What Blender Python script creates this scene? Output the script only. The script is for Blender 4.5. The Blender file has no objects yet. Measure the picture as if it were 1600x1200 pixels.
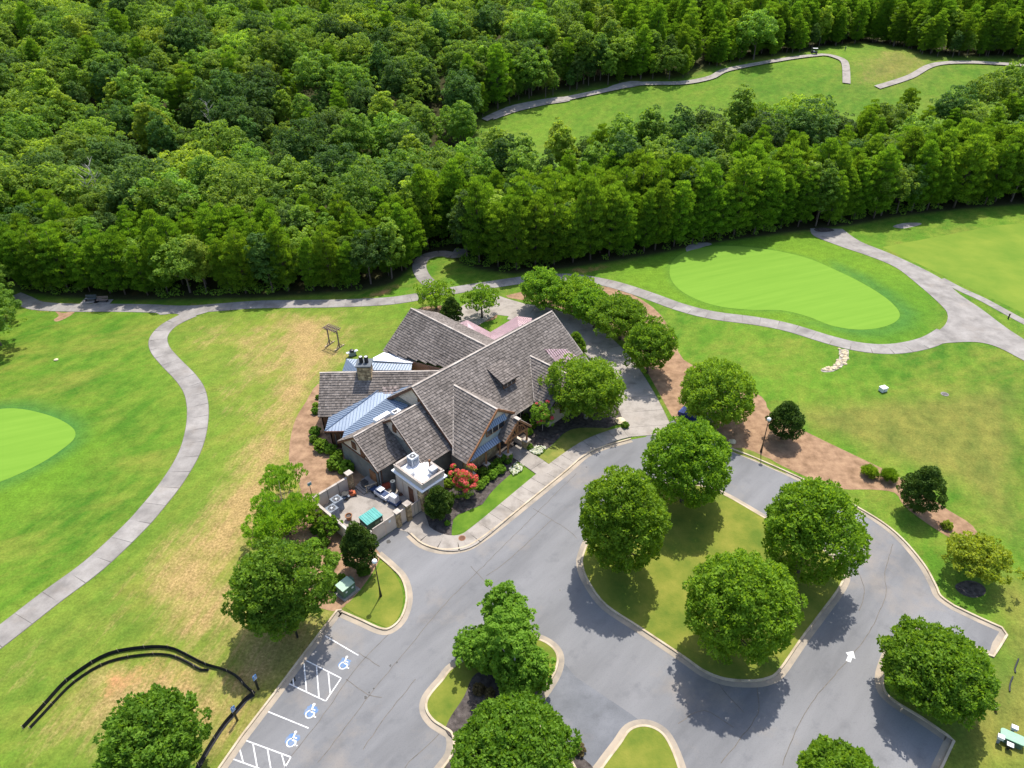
import bpy, math, random
import numpy as np
from mathutils import Vector, Matrix
from mathutils.geometry import tessellate_polygon
R = math.radians
scene = bpy.context.scene
C = scene.collection
# ------------------------------------------------------------ camera, sky, sun, exposure
cam_d = bpy.data.cameras.new('camera'); cam = bpy.data.objects.new('camera', cam_d); C.objects.link(cam)
cam_d.sensor_width = 36; cam_d.lens = 24.46; cam_d.clip_end = 6000; cam_d.clip_start = 0.5
cam.location = (0, 0, 60)
_f = Vector((0, math.cos(R(34.4)), -math.sin(R(34.4))))
_r0 = Vector((1, 0, 0)); _u0 = _r0.cross(_f); _a = R(-0.84)
_r = _r0*math.cos(_a) + _u0*math.sin(_a); _u = -_r0*math.sin(_a) + _u0*math.cos(_a)
cam.rotation_euler = Matrix((_r, _u, -_f)).transposed().to_euler()
scene.camera = cam
SUN_EL, SUN_AZ = 63.0, 18.0       # azimuth from +Y towards +X
w = bpy.data.worlds.new('World'); scene.world = w; w.use_nodes = True
nt = w.node_tree; bg = nt.nodes['Background']
sky = nt.nodes.new('ShaderNodeTexSky'); sky.sky_type = 'NISHITA'; sky.sun_disc = False
sky.sun_elevation = R(SUN_EL); sky.sun_rotation = R(SUN_AZ); sky.dust_density = 2.0
nt.links.new(sky.outputs[0], bg.inputs[0]); bg.inputs[1].default_value = 0.15
sd = bpy.data.lights.new('sun', 'SUN'); sd.energy = 3.5; sd.angle = R(0.6); sd.color = (1, .95, .86)
sun = bpy.data.objects.new('sun', sd); C.objects.link(sun)
_d = Vector((math.sin(R(SUN_AZ))*math.cos(R(SUN_EL)), math.cos(R(SUN_AZ))*math.cos(R(SUN_EL)), math.sin(R(SUN_EL))))
sun.rotation_euler = _d.to_track_quat('Z', 'Y').to_euler(); sun.location = _d*200
scene.view_settings.view_transform = 'Standard'; scene.view_settings.look = 'None'
scene.view_settings.gamma = 1; scene.view_settings.use_curve_mapping = False
scene.view_settings.exposure = 0.88
scene.render.engine = 'CYCLES'
scene.cycles.max_bounces = 6; scene.cycles.diffuse_bounces = 3; scene.cycles.transmission_bounces = 4; scene.cycles.transparent_max_bounces = 4
rnd = random.Random(7); NR = np.random.default_rng(11)

# ------------------------------------------------------------ materials
def pm(name, c1, c2=None, scale=1., rough=.9, bump=0., bscale=None, tint=0., metal=0., spec=.3, c3=None, stretch=None, coords='pos', dist=0.02):
    m = bpy.data.materials.new(name); m.use_nodes = True; t = m.node_tree; n = t.nodes; L = t.links
    b = n['Principled BSDF']; b.inputs['Roughness'].default_value = rough; b.inputs['Metallic'].default_value = metal
    b.inputs['Specular IOR Level'].default_value = spec
    if coords == 'pos': co = n.new('ShaderNodeNewGeometry').outputs['Position']
    else: co = n.new('ShaderNodeTexCoord').outputs['Object']
    if stretch:
        mp = n.new('ShaderNodeMapping'); mp.vector_type = 'TEXTURE'; mp.inputs['Rotation'].default_value = (0, 0, R(stretch[0])); mp.inputs['Scale'].default_value = (1/stretch[1], 1/stretch[2], 1)
        L.new(co, mp.inputs['Vector']); cs = mp.outputs[0]
    else: cs = co
    if c2 is None: c2 = tuple(x*.8 for x in c1)
    nz = n.new('ShaderNodeTexNoise'); nz.inputs['Scale'].default_value = scale; nz.inputs['Detail'].default_value = 7; nz.inputs['Roughness'].default_value = .62
    L.new(cs, nz.inputs['Vector'])
    rp = n.new('ShaderNodeValToRGB'); L.new(nz.outputs['Fac'], rp.inputs['Fac'])
    e = rp.color_ramp.elements; e[0].position = .33; e[0].color = (*c2, 1); e[1].position = .68; e[1].color = (*c1, 1)
    if c3: x = e.new(.5); x.color = (*c3, 1)
    col = rp.outputs['Color']
    if tint:
        at = n.new('ShaderNodeAttribute'); at.attribute_name = 'tint'
        mr = n.new('ShaderNodeMapRange'); mr.inputs['To Min'].default_value = 1-tint; mr.inputs['To Max'].default_value = 1+tint
        L.new(at.outputs['Fac'], mr.inputs['Value'])
        mx = n.new('ShaderNodeVectorMath'); mx.operation = 'SCALE'; L.new(col, mx.inputs[0]); L.new(mr.outputs[0], mx.inputs['Scale']); col = mx.outputs[0]
    L.new(col, b.inputs['Base Color'])
    if bump:
        n2 = n.new('ShaderNodeTexNoise'); n2.inputs['Scale'].default_value = bscale or scale*6; n2.inputs['Detail'].default_value = 5
        L.new(cs, n2.inputs['Vector']); bp = n.new('ShaderNodeBump'); bp.inputs['Strength'].default_value = bump; bp.inputs['Distance'].default_value = dist
        L.new(n2.outputs['Fac'], bp.inputs['Height']); L.new(bp.outputs[0], b.inputs['Normal'])
    return m
def leafm(name, cd, cl, tr=.38, hue=.02, rough=.62):
    m = bpy.data.materials.new(name); m.use_nodes = True; t = m.node_tree; n = t.nodes; L = t.links
    b = n['Principled BSDF']; b.inputs['Roughness'].default_value = rough; b.inputs['Specular IOR Level'].default_value = .12
    at = n.new('ShaderNodeAttribute'); at.attribute_name = 'tint'
    mx = n.new('ShaderNodeMix'); mx.data_type = 'RGBA'; mx.inputs[6].default_value = (*cd, 1); mx.inputs[7].default_value = (*cl, 1)
    L.new(at.outputs['Fac'], mx.inputs[0])
    oi = n.new('ShaderNodeObjectInfo'); hs = n.new('ShaderNodeHueSaturation')
    a = n.new('ShaderNodeMapRange'); a.inputs['To Min'].default_value = .5-hue; a.inputs['To Max'].default_value = .5+hue; L.new(oi.outputs['Random'], a.inputs['Value'])
    v = n.new('ShaderNodeMath'); v.operation = 'MULTIPLY_ADD'; v.inputs[1].default_value = 7.31; v.inputs[2].default_value = .2; L.new(oi.outputs['Random'], v.inputs[0])
    fr_ = n.new('ShaderNodeMath'); fr_.operation = 'FRACT'; L.new(v.outputs[0], fr_.inputs[0])
    vv = n.new('ShaderNodeMapRange'); vv.inputs['To Min'].default_value = 1-hue*20; vv.inputs['To Max'].default_value = 1+hue*20; L.new(fr_.outputs[0], vv.inputs['Value'])
    L.new(mx.outputs[2], hs.inputs['Color']); L.new(a.outputs[0], hs.inputs['Hue']); L.new(vv.outputs[0], hs.inputs['Value'])
    L.new(hs.outputs[0], b.inputs['Base Color'])
    tl = n.new('ShaderNodeBsdfTranslucent'); sc = n.new('ShaderNodeMix'); sc.data_type = 'RGBA'; sc.blend_type = 'MULTIPLY'; sc.inputs[0].default_value = 1
    sc.inputs[7].default_value = (1.7, 1.55, .6, 1); L.new(hs.outputs[0], sc.inputs[6]); L.new(sc.outputs[2], tl.inputs['Color'])
    ms = n.new('ShaderNodeMixShader'); ms.inputs[0].default_value = tr; L.new(b.outputs[0], ms.inputs[1]); L.new(tl.outputs[0], ms.inputs[2])
    L.new(ms.outputs[0], n['Material Output'].inputs['Surface'])
    return m

def grass_material(name, zones=True):
    m = bpy.data.materials.new(name); m.use_nodes = True; t = m.node_tree; n = t.nodes; L = t.links
    b = n['Principled BSDF']; b.inputs['Roughness'].default_value = .95; b.inputs['Specular IOR Level'].default_value = .1
    co = n.new('ShaderNodeNewGeometry').outputs['Position']
    def noise(s, d=6, r=.6, st=None):
        x = n.new('ShaderNodeTexNoise'); x.inputs['Scale'].default_value = s; x.inputs['Detail'].default_value = d; x.inputs['Roughness'].default_value = r
        if st:
            mp = n.new('ShaderNodeMapping'); mp.vector_type = 'TEXTURE'; mp.inputs['Rotation'].default_value = (0, 0, R(st[0])); mp.inputs['Scale'].default_value = (1/st[1], 1/st[2], 1); L.new(co, mp.inputs[0]); L.new(mp.outputs[0], x.inputs[0])
        else: L.new(co, x.inputs[0])
        return x.outputs['Fac']
    def rng(f, a, b_, lo=0., hi=1.):
        x = n.new('ShaderNodeMapRange'); x.inputs['From Min'].default_value = a; x.inputs['From Max'].default_value = b_; x.inputs['To Min'].default_value = lo; x.inputs['To Max'].default_value = hi; L.new(f, x.inputs[0]); return x.outputs[0]
    def mix(f, A, B):
        x = n.new('ShaderNodeMix'); x.data_type = 'RGBA'
        if isinstance(f, float): x.inputs[0].default_value = f
        else: L.new(f, x.inputs[0])
        for i, q in ((6, A), (7, B)):
            if isinstance(q, tuple): x.inputs[i].default_value = (*q, 1)
            else: L.new(q, x.inputs[i])
        return x.outputs[2]
    def mul(a, b_):
        x = n.new('ShaderNodeMath'); x.operation = 'MULTIPLY'
        for i, q in ((0, a), (1, b_)):
            if isinstance(q, (int, float)): x.inputs[i].default_value = q
            else: L.new(q, x.inputs[i])
        return x.outputs[0]
    def add(a, b_):
        x = n.new('ShaderNodeMath'); x.operation = 'ADD'
        for i, q in ((0, a), (1, b_)):
            if isinstance(q, (int, float)): x.inputs[i].default_value = q
            else: L.new(q, x.inputs[i])
        return x.outputs[0]
    def att(s):
        x = n.new('ShaderNodeAttribute'); x.attribute_name = s; return x.outputs['Fac']
    big, mid, fine = noise(.035, 3), noise(.3, 8, .68, (60, .45, 1)), noise(3.5, 8, .75)
    c = mix(rng(big, .38, .62), (.048, .125, .010), (.085, .175, .014))
    c = mix(rng(mid, .42, .68), c, (.135, .195, .022))
    c = mix(mul(rng(noise(.11, 8, .72, (25, .45, 1)), .50, .66), .6), c, (.185, .185, .033))
    if zones:
        streak = noise(.62, 9, .8, (76, .2, 1.6)); patch = noise(.2, 7, .7)
        s2 = add(mul(streak, .55), mul(patch, .45))
        c = mix(mul(att('dry'), .75), c, (.225, .205, .045)); dry = rng(add(s2, mul(att('dry'), .42)), .65, .83)
        c = mix(dry, c, mix(rng(fine, .4, .65), (.235, .17, .06), (.36, .25, .11)))
        soil = rng(add(add(mul(noise(.35, 7, .7), .6), mul(fine, .3)), mul(att('bare'), .31)), .70, .90)
        c = mix(soil, c, (.38, .19, .085))
        ol = rng(add(mul(noise(.22, 6, .66), .45), mul(att('olive'), .75)), .45, .9)
        c = mix(ol, c, mix(rng(mid, .35, .7), (.095, .120, .022), (.195, .185, .038)))
        c = mix(att('lush'), c, mix(rng(big, .35, .65), (.075, .17, .013), (.12, .21, .016)))
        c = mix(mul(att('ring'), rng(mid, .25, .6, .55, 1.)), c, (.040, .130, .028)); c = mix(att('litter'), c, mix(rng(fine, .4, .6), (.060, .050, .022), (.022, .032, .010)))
    x = n.new('ShaderNodeMix'); x.data_type = 'RGBA'; x.blend_type = 'MULTIPLY'; x.inputs[0].default_value = 1
    v = rng(add(mul(fine, .6), mul(noise(.6, 6, .7), .4)), .32, .68, .5, 1.48)
    cc = n.new('ShaderNodeCombineColor'); [L.new(v, cc.inputs[i]) for i in range(3)]
    L.new(c, x.inputs[6]); L.new(cc.outputs[0], x.inputs[7]); L.new(x.outputs[2], b.inputs['Base Color'])
    bp = n.new('ShaderNodeBump'); bp.inputs['Strength'].default_value = .7; bp.inputs['Distance'].default_value = .12
    L.new(add(fine, mul(noise(.25, 3), 3.)), bp.inputs['Height']); L.new(bp.outputs[0], b.inputs['Normal'])
    return m

M = {}
M['lawn'] = grass_material('lawn_grass')
M['islandgrass'] = pm('island_grass', (.20, .20, .036), (.085, .13, .018), .3, 1, .6, 6, spec=.1, c3=(.140, .165, .025), dist=.05)
M['brightgrass'] = pm('watered_grass', (.115, .195, .020), (.055, .125, .012), .5, 1, .6, 6, spec=.1, dist=.05)
M['shadegrass'] = pm('thin_grass', (.22, .21, .05), (.09, .135, .022), .5, 1, .6, 6, spec=.1, dist=.05)
M['green'] = pm('putting_turf', (.150, .270, .032), (.125, .240, .026), .5, 1, .3, 8, spec=.1, stretch=(20, .12, 1.6), dist=.02)
M['collar'] = pm('collar_turf', (.095, .185, .020), (.055, .135, .018), .25, 1, .5, 4, spec=.1, dist=.05)
M['tee'] = pm('tee_turf', (.165, .220, .028), (.105, .18, .020), .12, 1, .4, 5, spec=.1, dist=.05)
M['asphalt'] = pm('worn_asphalt', (.212, .211, .217), (.116, .116, .120), .13, .88, .35, 14, spec=.25, stretch=(46, .22, 1), c3=(.167, .167, .172), dist=.01)
M['asphalt2'] = pm('newer_asphalt', (.165, .170, .185), (.105, .110, .120), .3, .85, .35, 14, spec=.25, dist=.01)
M['conc'] = pm('path_concrete', (.30, .28, .26), (.17, .157, .145), .35, .9, .2, 20, spec=.2, c3=(.24, .222, .205), dist=.01, tint=.09)
M['walkconc'] = pm('walk_concrete', (.345, .31, .275), (.20, .178, .155), .5, .9, .2, 20, spec=.2, c3=(.29, .26, .23), dist=.01, tint=.07)
M['joint'] = pm('joint_dirt', (.16, .14, .12), (.09, .08, .07), 2)
M['kerb'] = pm('kerb_concrete', (.50, .42, .31), (.30, .24, .165), .6, .9, .2, 12, spec=.2, c3=(.42, .345, .25))
M['gutter'] = pm('gutter_concrete', (.38, .31, .235), (.21, .185, .155), .4, .9, .2, 12, spec=.2, c3=(.30, .255, .20))
M['straw'] = pm('pine_straw', (.33, .215, .13), (.17, .105, .062), .8, 1, .8, 9, spec=.05, c3=(.255, .16, .098), dist=.05)
M['mulch'] = pm('dark_mulch', (.115, .098, .09), (.038, .032, .03), 1.8, 1, .9, 9, spec=.05, c3=(.072, .061, .056), dist=.06)
M['paint'] = pm('road_paint', (.78, .78, .76), (.42, .42, .43), 2.2, .7)
M['bluepaint'] = pm('faded_blue_paint', (.20, .215, .25), (.07, .16, .34), 1.6, .8, c3=(.12, .19, .32))
M['shingle'] = pm('cedar_shingle', (.200, .174, .156), (.130, .113, .101), .2, 1, .3, 8, tint=.38, spec=.1, c3=(.165, .143, .128))
M['shingle2'] = pm('cedar_shingle_pale', (.31, .255, .235), (.18, .145, .13), .5, .95, .3, 8, tint=.5, spec=.1)
M['roofbase'] = pm('roof_underlay', (.10, .08, .07), (.05, .04, .035), 1)
M['cap'] = pm('ridge_board', (.46, .41, .36), (.25, .21, .18), .6, .85)
M['blue_metal'] = pm('blue_grey_metal', (.24, .295, .37), (.195, .245, .32), .5, .42, metal=.25, spec=.5)
M['skylit_metal'] = pm('blue_metal_sky_sheen', (.42, .47, .53), (.34, .39, .45), .5, .4, metal=.2)  # blue roof metal made lighter: sky reflection put into the colour
M['seam'] = pm('seam_metal', (.105, .15, .23), (.085, .125, .20), .5, .45, metal=.25)
M['pink_metal'] = pm('faded_red_metal', (.50, .37, .385), (.42, .30, .315), .5, .5, metal=.1, spec=.4)
M['pinkseam'] = pm('faded_red_seam', (.34, .19, .20), None, .5, .5)
M['white_metal'] = pm('white_roof_metal', (.80, .81, .83), (.70, .71, .74), .4, .5)
M['cream'] = pm('cream_siding', (.66, .54, .43), (.56, .45, .36), .7, .85, tint=.08)
M['beigewall'] = pm('beige_render', (.58, .49, .41), (.47, .39, .32), .6, .9, tint=.08)
M['greysiding'] = pm('grey_siding', (.20, .20, .185), (.13, .13, .12), .9, .9, tint=.12)
M['bluesiding'] = pm('blue_grey_siding', (.34, .37, .365), (.27, .30, .30), .9, .9, tint=.1)
M['terra'] = pm('terracotta_wall', (.42, .225, .135), (.34, .18, .11), .4, .9)
M['brown'] = pm('brown_wood', (.17, .075, .042), (.095, .042, .025), 1.5, .75)
M['timber'] = pm('cedar_timber', (.33, .155, .07), (.19, .085, .04), 1.5, .75)
M['stone'] = pm('tan_fieldstone', (.62, .46, .26), (.26, .17, .09), 2.2, .95, .5, 5, c3=(.36, .26, .145), tint=.45)
M['mortar'] = pm('mortar', (.30, .23, .15), (.2, .15, .1), 3)
M['slate'] = pm('dark_slate_cap', (.10, .115, .13), (.065, .075, .085), 1, .6)
M['black'] = pm('black_paint', (.018, .018, .02), (.012, .012, .013), 2, .45, spec=.5)
M['glass'] = pm('window_glass', (.03, .035, .045), (.015, .018, .022), .6, .12, spec=.8)
M['dark'] = pm('dark_opening', (.02, .018, .016), None, 1)
M['globe'] = pm('white_globe', (.85, .85, .84), (.8, .8, .8), 1, .25, spec=.5)
M['white'] = pm('white_plastic', (.75, .75, .76), (.62, .62, .64), 3, .5)
M['greypaint'] = pm('grey_metal_paint', (.26, .29, .34), (.20, .225, .26), 2, .5)
M['condtop'] = pm('condenser_top', (.17, .19, .22), (.13, .15, .175), 2, .5)
M['lightgrey'] = pm('light_grey_metal', (.52, .54, .57), (.42, .44, .47), 2, .5)
M['bluevinyl'] = pm('navy_vinyl', (.035, .065, .16), (.02, .04, .10), 2, .5)
M['bluesign'] = pm('blue_sign', (.13, .27, .52), (.10, .22, .45), 2, .5)
M['red'] = pm('red_plastic', (.30, .055, .03), (.18, .04, .025), 2, .5)
M['orange'] = pm('orange_paint', (.55, .13, .04), (.35, .08, .03), 2, .5)
M['green_dk'] = pm('dark_green_steel', (.018, .065, .045), (.012, .045, .032), 1, .55)
M['teal'] = pm('teal_lid', (.075, .32, .285), (.05, .26, .235), 1.5, .55)
M['util'] = pm('utility_green', (.10, .17, .115), (.075, .13, .09), 1.5, .55)
M['utiltop'] = pm('utility_green_top', (.30, .42, .32), (.25, .36, .27), 1.5, .55)
M['mint'] = pm('mint_lid', (.24, .42, .29), (.20, .36, .25), 1.5, .5)
M['silt'] = pm('black_fabric', (.022, .022, .026), (.013, .013, .015), 3, .8)
M['wood'] = pm('pale_wood', (.50, .40, .27), (.36, .28, .19), 2, .85)
M['oldwood'] = pm('grey_brown_wood', (.26, .19, .16), (.15, .105, .09), 2, .85)
M['rock'] = pm('pale_rock', (.62, .53, .36), (.42, .34, .22), 1.5, .9, tint=.25)
M['bark'] = pm('bark', (.15, .12, .10), (.07, .055, .045), 4, .95, .5, 14, coords='obj')
M['palebark'] = pm('pale_bark', (.46, .42, .37), (.26, .23, .20), 4, .95, .3, 14, coords='obj')
M['creekrock'] = M['rock']
L_MAPLE = leafm('maple_leaf', (.080, .170, .012), (.225, .370, .034), .47, .006)
L_PALE = leafm('elm_leaf', (.090, .190, .016), (.235, .385, .042), .48, .008)
L_DARK = leafm('oak_leaf', (.055, .130, .014), (.175, .300, .032), .42, .008)
L_HOLLY = leafm('holly_leaf', (.024, .062, .009), (.090, .155, .022), .24, .006)
L_BOX = leafm('boxwood_leaf', (.110, .215, .018), (.240, .380, .038), .42, .01)
L_LIME = leafm('lime_leaf', (.125, .225, .018), (.235, .360, .036), .45, .012)
L_YEL = leafm('yellow_leaf', (.20, .28, .03), (.42, .48, .06), .46, .01)
L_FOREST = leafm('forest_leaf', (.075, .155, .020), (.235, .365, .050), .48, .012)
L_FLIGHT = leafm('young_forest_leaf', (.13, .22, .022), (.31, .44, .055), .5, .012)
L_FDARK = leafm('dark_forest_leaf', (.035, .085, .020), (.130, .230, .045), .42, .012)
L_PINE = leafm('pine_needle', (.065, .150, .014), (.215, .370, .034), .46, .008)
L_RED = leafm('crape_flower', (.52, .045, .07), (.80, .19, .21), .3, .01)
L_WHITE = leafm('white_flower', (.70, .70, .66), (.85, .85, .82), .3, .0)
L_BROWN = leafm('brown_leaf', (.075, .06, .028), (.15, .12, .05), .2, .01)

# dust, tyre polish and mottling on the asphalt
def weather(m, dust, lo, hi, dark, scale=.085, amt=.55):
    t = m.node_tree; n = t.nodes; L = t.links; b = n['Principled BSDF']; src = b.inputs['Base Color'].links[0].from_socket; pos = n.new('ShaderNodeNewGeometry').outputs['Position']
    def nz(s_, d_=6): x = n.new('ShaderNodeTexNoise'); x.inputs['Scale'].default_value = s_; x.inputs['Detail'].default_value = d_; x.inputs['Roughness'].default_value = .65; L.new(pos, x.inputs[0]); return x.outputs['Fac']
    def mr(f, a, b_, c=0., d=1.): x = n.new('ShaderNodeMapRange'); x.inputs['From Min'].default_value = a; x.inputs['From Max'].default_value = b_; x.inputs['To Min'].default_value = c; x.inputs['To Max'].default_value = d; L.new(f, x.inputs[0]); return x.outputs[0]
    def mx(f, A, B): x = n.new('ShaderNodeMix'); x.data_type = 'RGBA'; L.new(f, x.inputs[0]); L.new(A, x.inputs[6]); x.inputs[7].default_value = (*B, 1); return x.outputs[2]
    c = mx(mr(nz(scale), lo, hi, 0., amt), src, dust); c = mx(mr(nz(.5, 8), .55, .75, 0., .45), c, dark); c = mx(mr(nz(9, 3), .5, .75, 0., .35), c, dark); L.new(c, b.inputs['Base Color'])
weather(M['asphalt'], (.27, .225, .18), .55, .70, (.085, .087, .095)); weather(M['asphalt2'], (.20, .17, .15), .56, .72, (.06, .062, .068))
weather(M['conc'], (.22, .17, .12), .52, .72, (.12, .11, .10), .3, .25); weather(M['walkconc'], (.22, .17, .12), .55, .75, (.13, .115, .10), .35, .3)
# ------------------------------------------------------------ mesh helpers
class MB:
    def __init__(s): s.v = []; s.f = []; s.t = []
    def add(s, vs, fs, t=.5):
        o = len(s.v); s.v += [tuple(p) for p in vs]; s.f += [tuple(i+o for i in f) for f in fs]; s.t += [t]*len(fs); return s
    def box(s, c, d, rz=0., t=.5, taper=1., mat=None):
        x, y, z = d[0]/2, d[1]/2, d[2]/2; ca, sa = math.cos(rz), math.sin(rz); vs = []
        for zz, k in ((-z, 1.), (z, taper)):
            for X, Y in ((-x, -y), (x, -y), (x, y), (-x, y)):
                X *= k; Y *= k; vs.append((c[0]+X*ca-Y*sa, c[1]+X*sa+Y*ca, c[2]+zz))
        return s.add(vs, [(3, 2, 1, 0), (4, 5, 6, 7), (0, 1, 5, 4), (1, 2, 6, 5), (2, 3, 7, 6), (3, 0, 4, 7)], t)
    def bar(s, a, b, w_, h=None, n=4, t=.5, w2=None):
        a = Vector(a); b = Vector(b); h = h or w_; d = (b-a).normalized()
        x = d.cross(Vector((0, 0, 1)));  x = Vector((1, 0, 0)) if x.length < 1e-4 else x.normalized(); y = x.cross(d); vs = []
        for p, k in ((a, 1.), (b, (w2/w_ if w2 else 1.))):
            for i in range(n):
                an = 2*math.pi*(i+.5)/n; q = 1/math.cos(math.pi/n) if n == 4 else 1.
                vs.append(p + x*math.cos(an)*w_/2*k*q + y*math.sin(an)*h/2*k*q)
        fs = [(i, (i+1) % n, n+(i+1) % n, n+i) for i in range(n)] + [tuple(range(n))[::-1], tuple(range(n, 2*n))]
        return s.add(vs, fs, t)
    def lathe(s, c, prof, n=16, t=.5):
        vs = []; 
        for r, z in prof:
            for i in range(n): a = 2*math.pi*i/n; vs.append((c[0]+r*math.cos(a), c[1]+r*math.sin(a), c[2]+z))
        fs = [(j*n+i, j*n+(i+1) % n, (j+1)*n+(i+1) % n, (j+1)*n+i) for j in range(len(prof)-1) for i in range(n)]
        fs += [tuple(range(n))[::-1], tuple((len(prof)-1)*n+i for i in range(n))]
        return s.add(vs, fs, t)
    def ball(s, c, r, n=14, m_=9, t=.5, sq=1.):
        return s.lathe(c, [(max(.01, r*math.sin(math.pi*j/m_)), -r*sq*math.cos(math.pi*j/m_)) for j in range(m_+1)], n, t)
    def slab(s, pts, th, nrm=None, t=.5):
        pts = [Vector(p) for p in pts]; n = Vector((0, 0, 0))
        for i in range(len(pts)): a, b = pts[i], pts[(i+1) % len(pts)]; n += Vector(((a.y-b.y)*(a.z+b.z), (a.z-b.z)*(a.x+b.x), (a.x-b.x)*(a.y+b.y)))
        n.normalize()
        if nrm is None: nrm = n if n.z >= 0 else -n
        else: nrm = Vector(nrm).normalized()
        if n.dot(nrm) < 0: pts = pts[::-1]
        tri = tessellate_polygon([pts]); k = len(pts); q = [p-nrm*th for p in pts]
        fs = []
        for a, b, c in tri:
            if (pts[b]-pts[a]).cross(pts[c]-pts[a]).dot(nrm) < 0: a, b, c = a, c, b
            fs += [(a, b, c), (c+k, b+k, a+k)]
        fs += [(i, i+k, (i+1) % k+k, (i+1) % k) for i in range(k)]
        return s.add(pts+q, fs, t)
    def sheet(s, pts, z, t=.5):
        pts = [Vector((p[0], p[1], z)) for p in pts]; fs = []
        for a, b, c in tessellate_polygon([pts]):
            if (pts[b]-pts[a]).cross(pts[c]-pts[a]).z < 0: a, b, c = a, c, b
            fs.append((a, b, c))
        return s.add(pts, fs, t)
    def build(s, name, mat, parent=None, stuff=False, smooth=False, tint=True, label=None):
        me = bpy.data.meshes.new(name); me.from_pydata(s.v, [], s.f); me.materials.append(M[mat] if isinstance(mat, str) else mat)
        a = me.attributes.new('tint', 'FLOAT', 'FACE'); a.data.foreach_set('value', np.array(s.t, dtype=np.float32))
        if smooth: me.shade_smooth()
        o = bpy.data.objects.new(name, me); C.objects.link(o)
        if parent: o.parent = parent
        if stuff: o['kind'] = 'stuff'
        if label: o['label'] = label
        return o
def thing(name, label, cat, group=None, loc=(0, 0, 0), rz=0):
    o = bpy.data.objects.new(name, None); C.objects.link(o); o.location = loc; o.rotation_euler.z = rz; o.empty_display_size = .3
    o['label'] = label; o['category'] = cat
    if group: o['group'] = group
    return o
def tag(o, label, cat, group=None):
    o['label'] = label; o['category'] = cat
    if group: o['group'] = group
    return o
def structure(o): o['kind'] = 'structure'; return o
def spline(pts, n=6, closed=False):
    P = [Vector(p[:2]) for p in pts]; o = []; N = len(P); rng_ = range(N if closed else N-1)
    for i in rng_:
        if closed: a, b, c, d = P[i-1], P[i], P[(i+1) % N], P[(i+2) % N]
        else: a, b, c, d = P[max(0, i-1)], P[i], P[i+1], P[min(N-1, i+2)]
        for k in range(n):
            t = k/n; o.append(.5*((2*b)+(c-a)*t+(2*a-5*b+4*c-d)*t*t+(3*b-a-3*c+d)*t**3))
    if not closed: o.append(P[-1])
    return [(p.x, p.y) for p in o]
def offset(path, d, closed=False):
    N = len(path); o = []
    for i in range(N):
        a = path[i-1] if (i or closed) else path[i]; b = path[(i+1) % N] if (i < N-1 or closed) else path[i]
        tx, ty = b[0]-a[0], b[1]-a[1]; l = math.hypot(tx, ty) or 1; o.append((path[i][0]-ty/l*d, path[i][1]+tx/l*d))
    return o
def sweep(mb, path, sec, closed=False, zf=None):
    """sec: list of (offset to the left, z); open cross-section swept along path"""
    rows = [offset(path, s_[0], closed) for s_ in sec]; N = len(path); K = len(sec); vs = []
    for i in range(N):
        for k in range(K):
            x, y = rows[k][i]; vs.append((x, y, sec[k][1]+(zf(x, y) if zf else 0)))
    fs = []
    for i in range(N if closed else N-1):
        j = (i+1) % N
        for k in range(K-1): fs.append((i*K+k+1, i*K+k, j*K+k, j*K+k+1))
    return mb.add(vs, fs)
def area(p): return sum(p[i-1][0]*p[i][1]-p[i][0]*p[i-1][1] for i in range(len(p)))/2
def resample(path, step):
    o = [path[0]]; acc = 0
    for a, b in zip(path, path[1:]):
        l = math.hypot(b[0]-a[0], b[1]-a[1]); t = step-acc
        while t <= l: o.append((a[0]+(b[0]-a[0])*t/l, a[1]+(b[1]-a[1])*t/l)); t += step
        acc = (acc+l) % step
    return o
def inpoly(X, Y, poly):
    X = np.asarray(X, float); Y = np.asarray(Y, float); r = np.zeros(X.shape, bool)
    for (x1, y1), (x2, y2) in zip(poly, poly[1:]+poly[:1]):
        if y1 == y2: continue
        c = ((y1 > Y) != (y2 > Y)) & (X < (x2-x1)*(Y-y1)/(y2-y1)+x1); r ^= c
    return r
def pdist(X, Y, poly, closed=True):
    X = np.asarray(X, float); Y = np.asarray(Y, float); d = np.full(X.shape, 1e9)
    for (x1, y1), (x2, y2) in zip(poly, (poly[1:]+poly[:1]) if closed else poly[1:]):
        dx, dy = x2-x1, y2-y1; L2 = dx*dx+dy*dy+1e-9; t = np.clip(((X-x1)*dx+(Y-y1)*dy)/L2, 0, 1)
        d = np.minimum(d, np.hypot(X-x1-t*dx, Y-y1-t*dy))
    return d
def soft(X, Y, poly, w_):
    d = pdist(X, Y, poly); i = inpoly(X, Y, poly); return np.clip(np.where(i, .5+d/(2*w_), .5-d/(2*w_)), 0, 1)
def ss(t): t = np.clip(t, 0, 1); return t*t*(3-2*t)
def TZ(x, y): return 14*ss((y-200)/90)+8*ss((y-290)/120)-5*np.exp(-((y-182)/16)**2)*ss((25-x)/50)
def TZf(x, y): return float(TZ(x, y))
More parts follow.
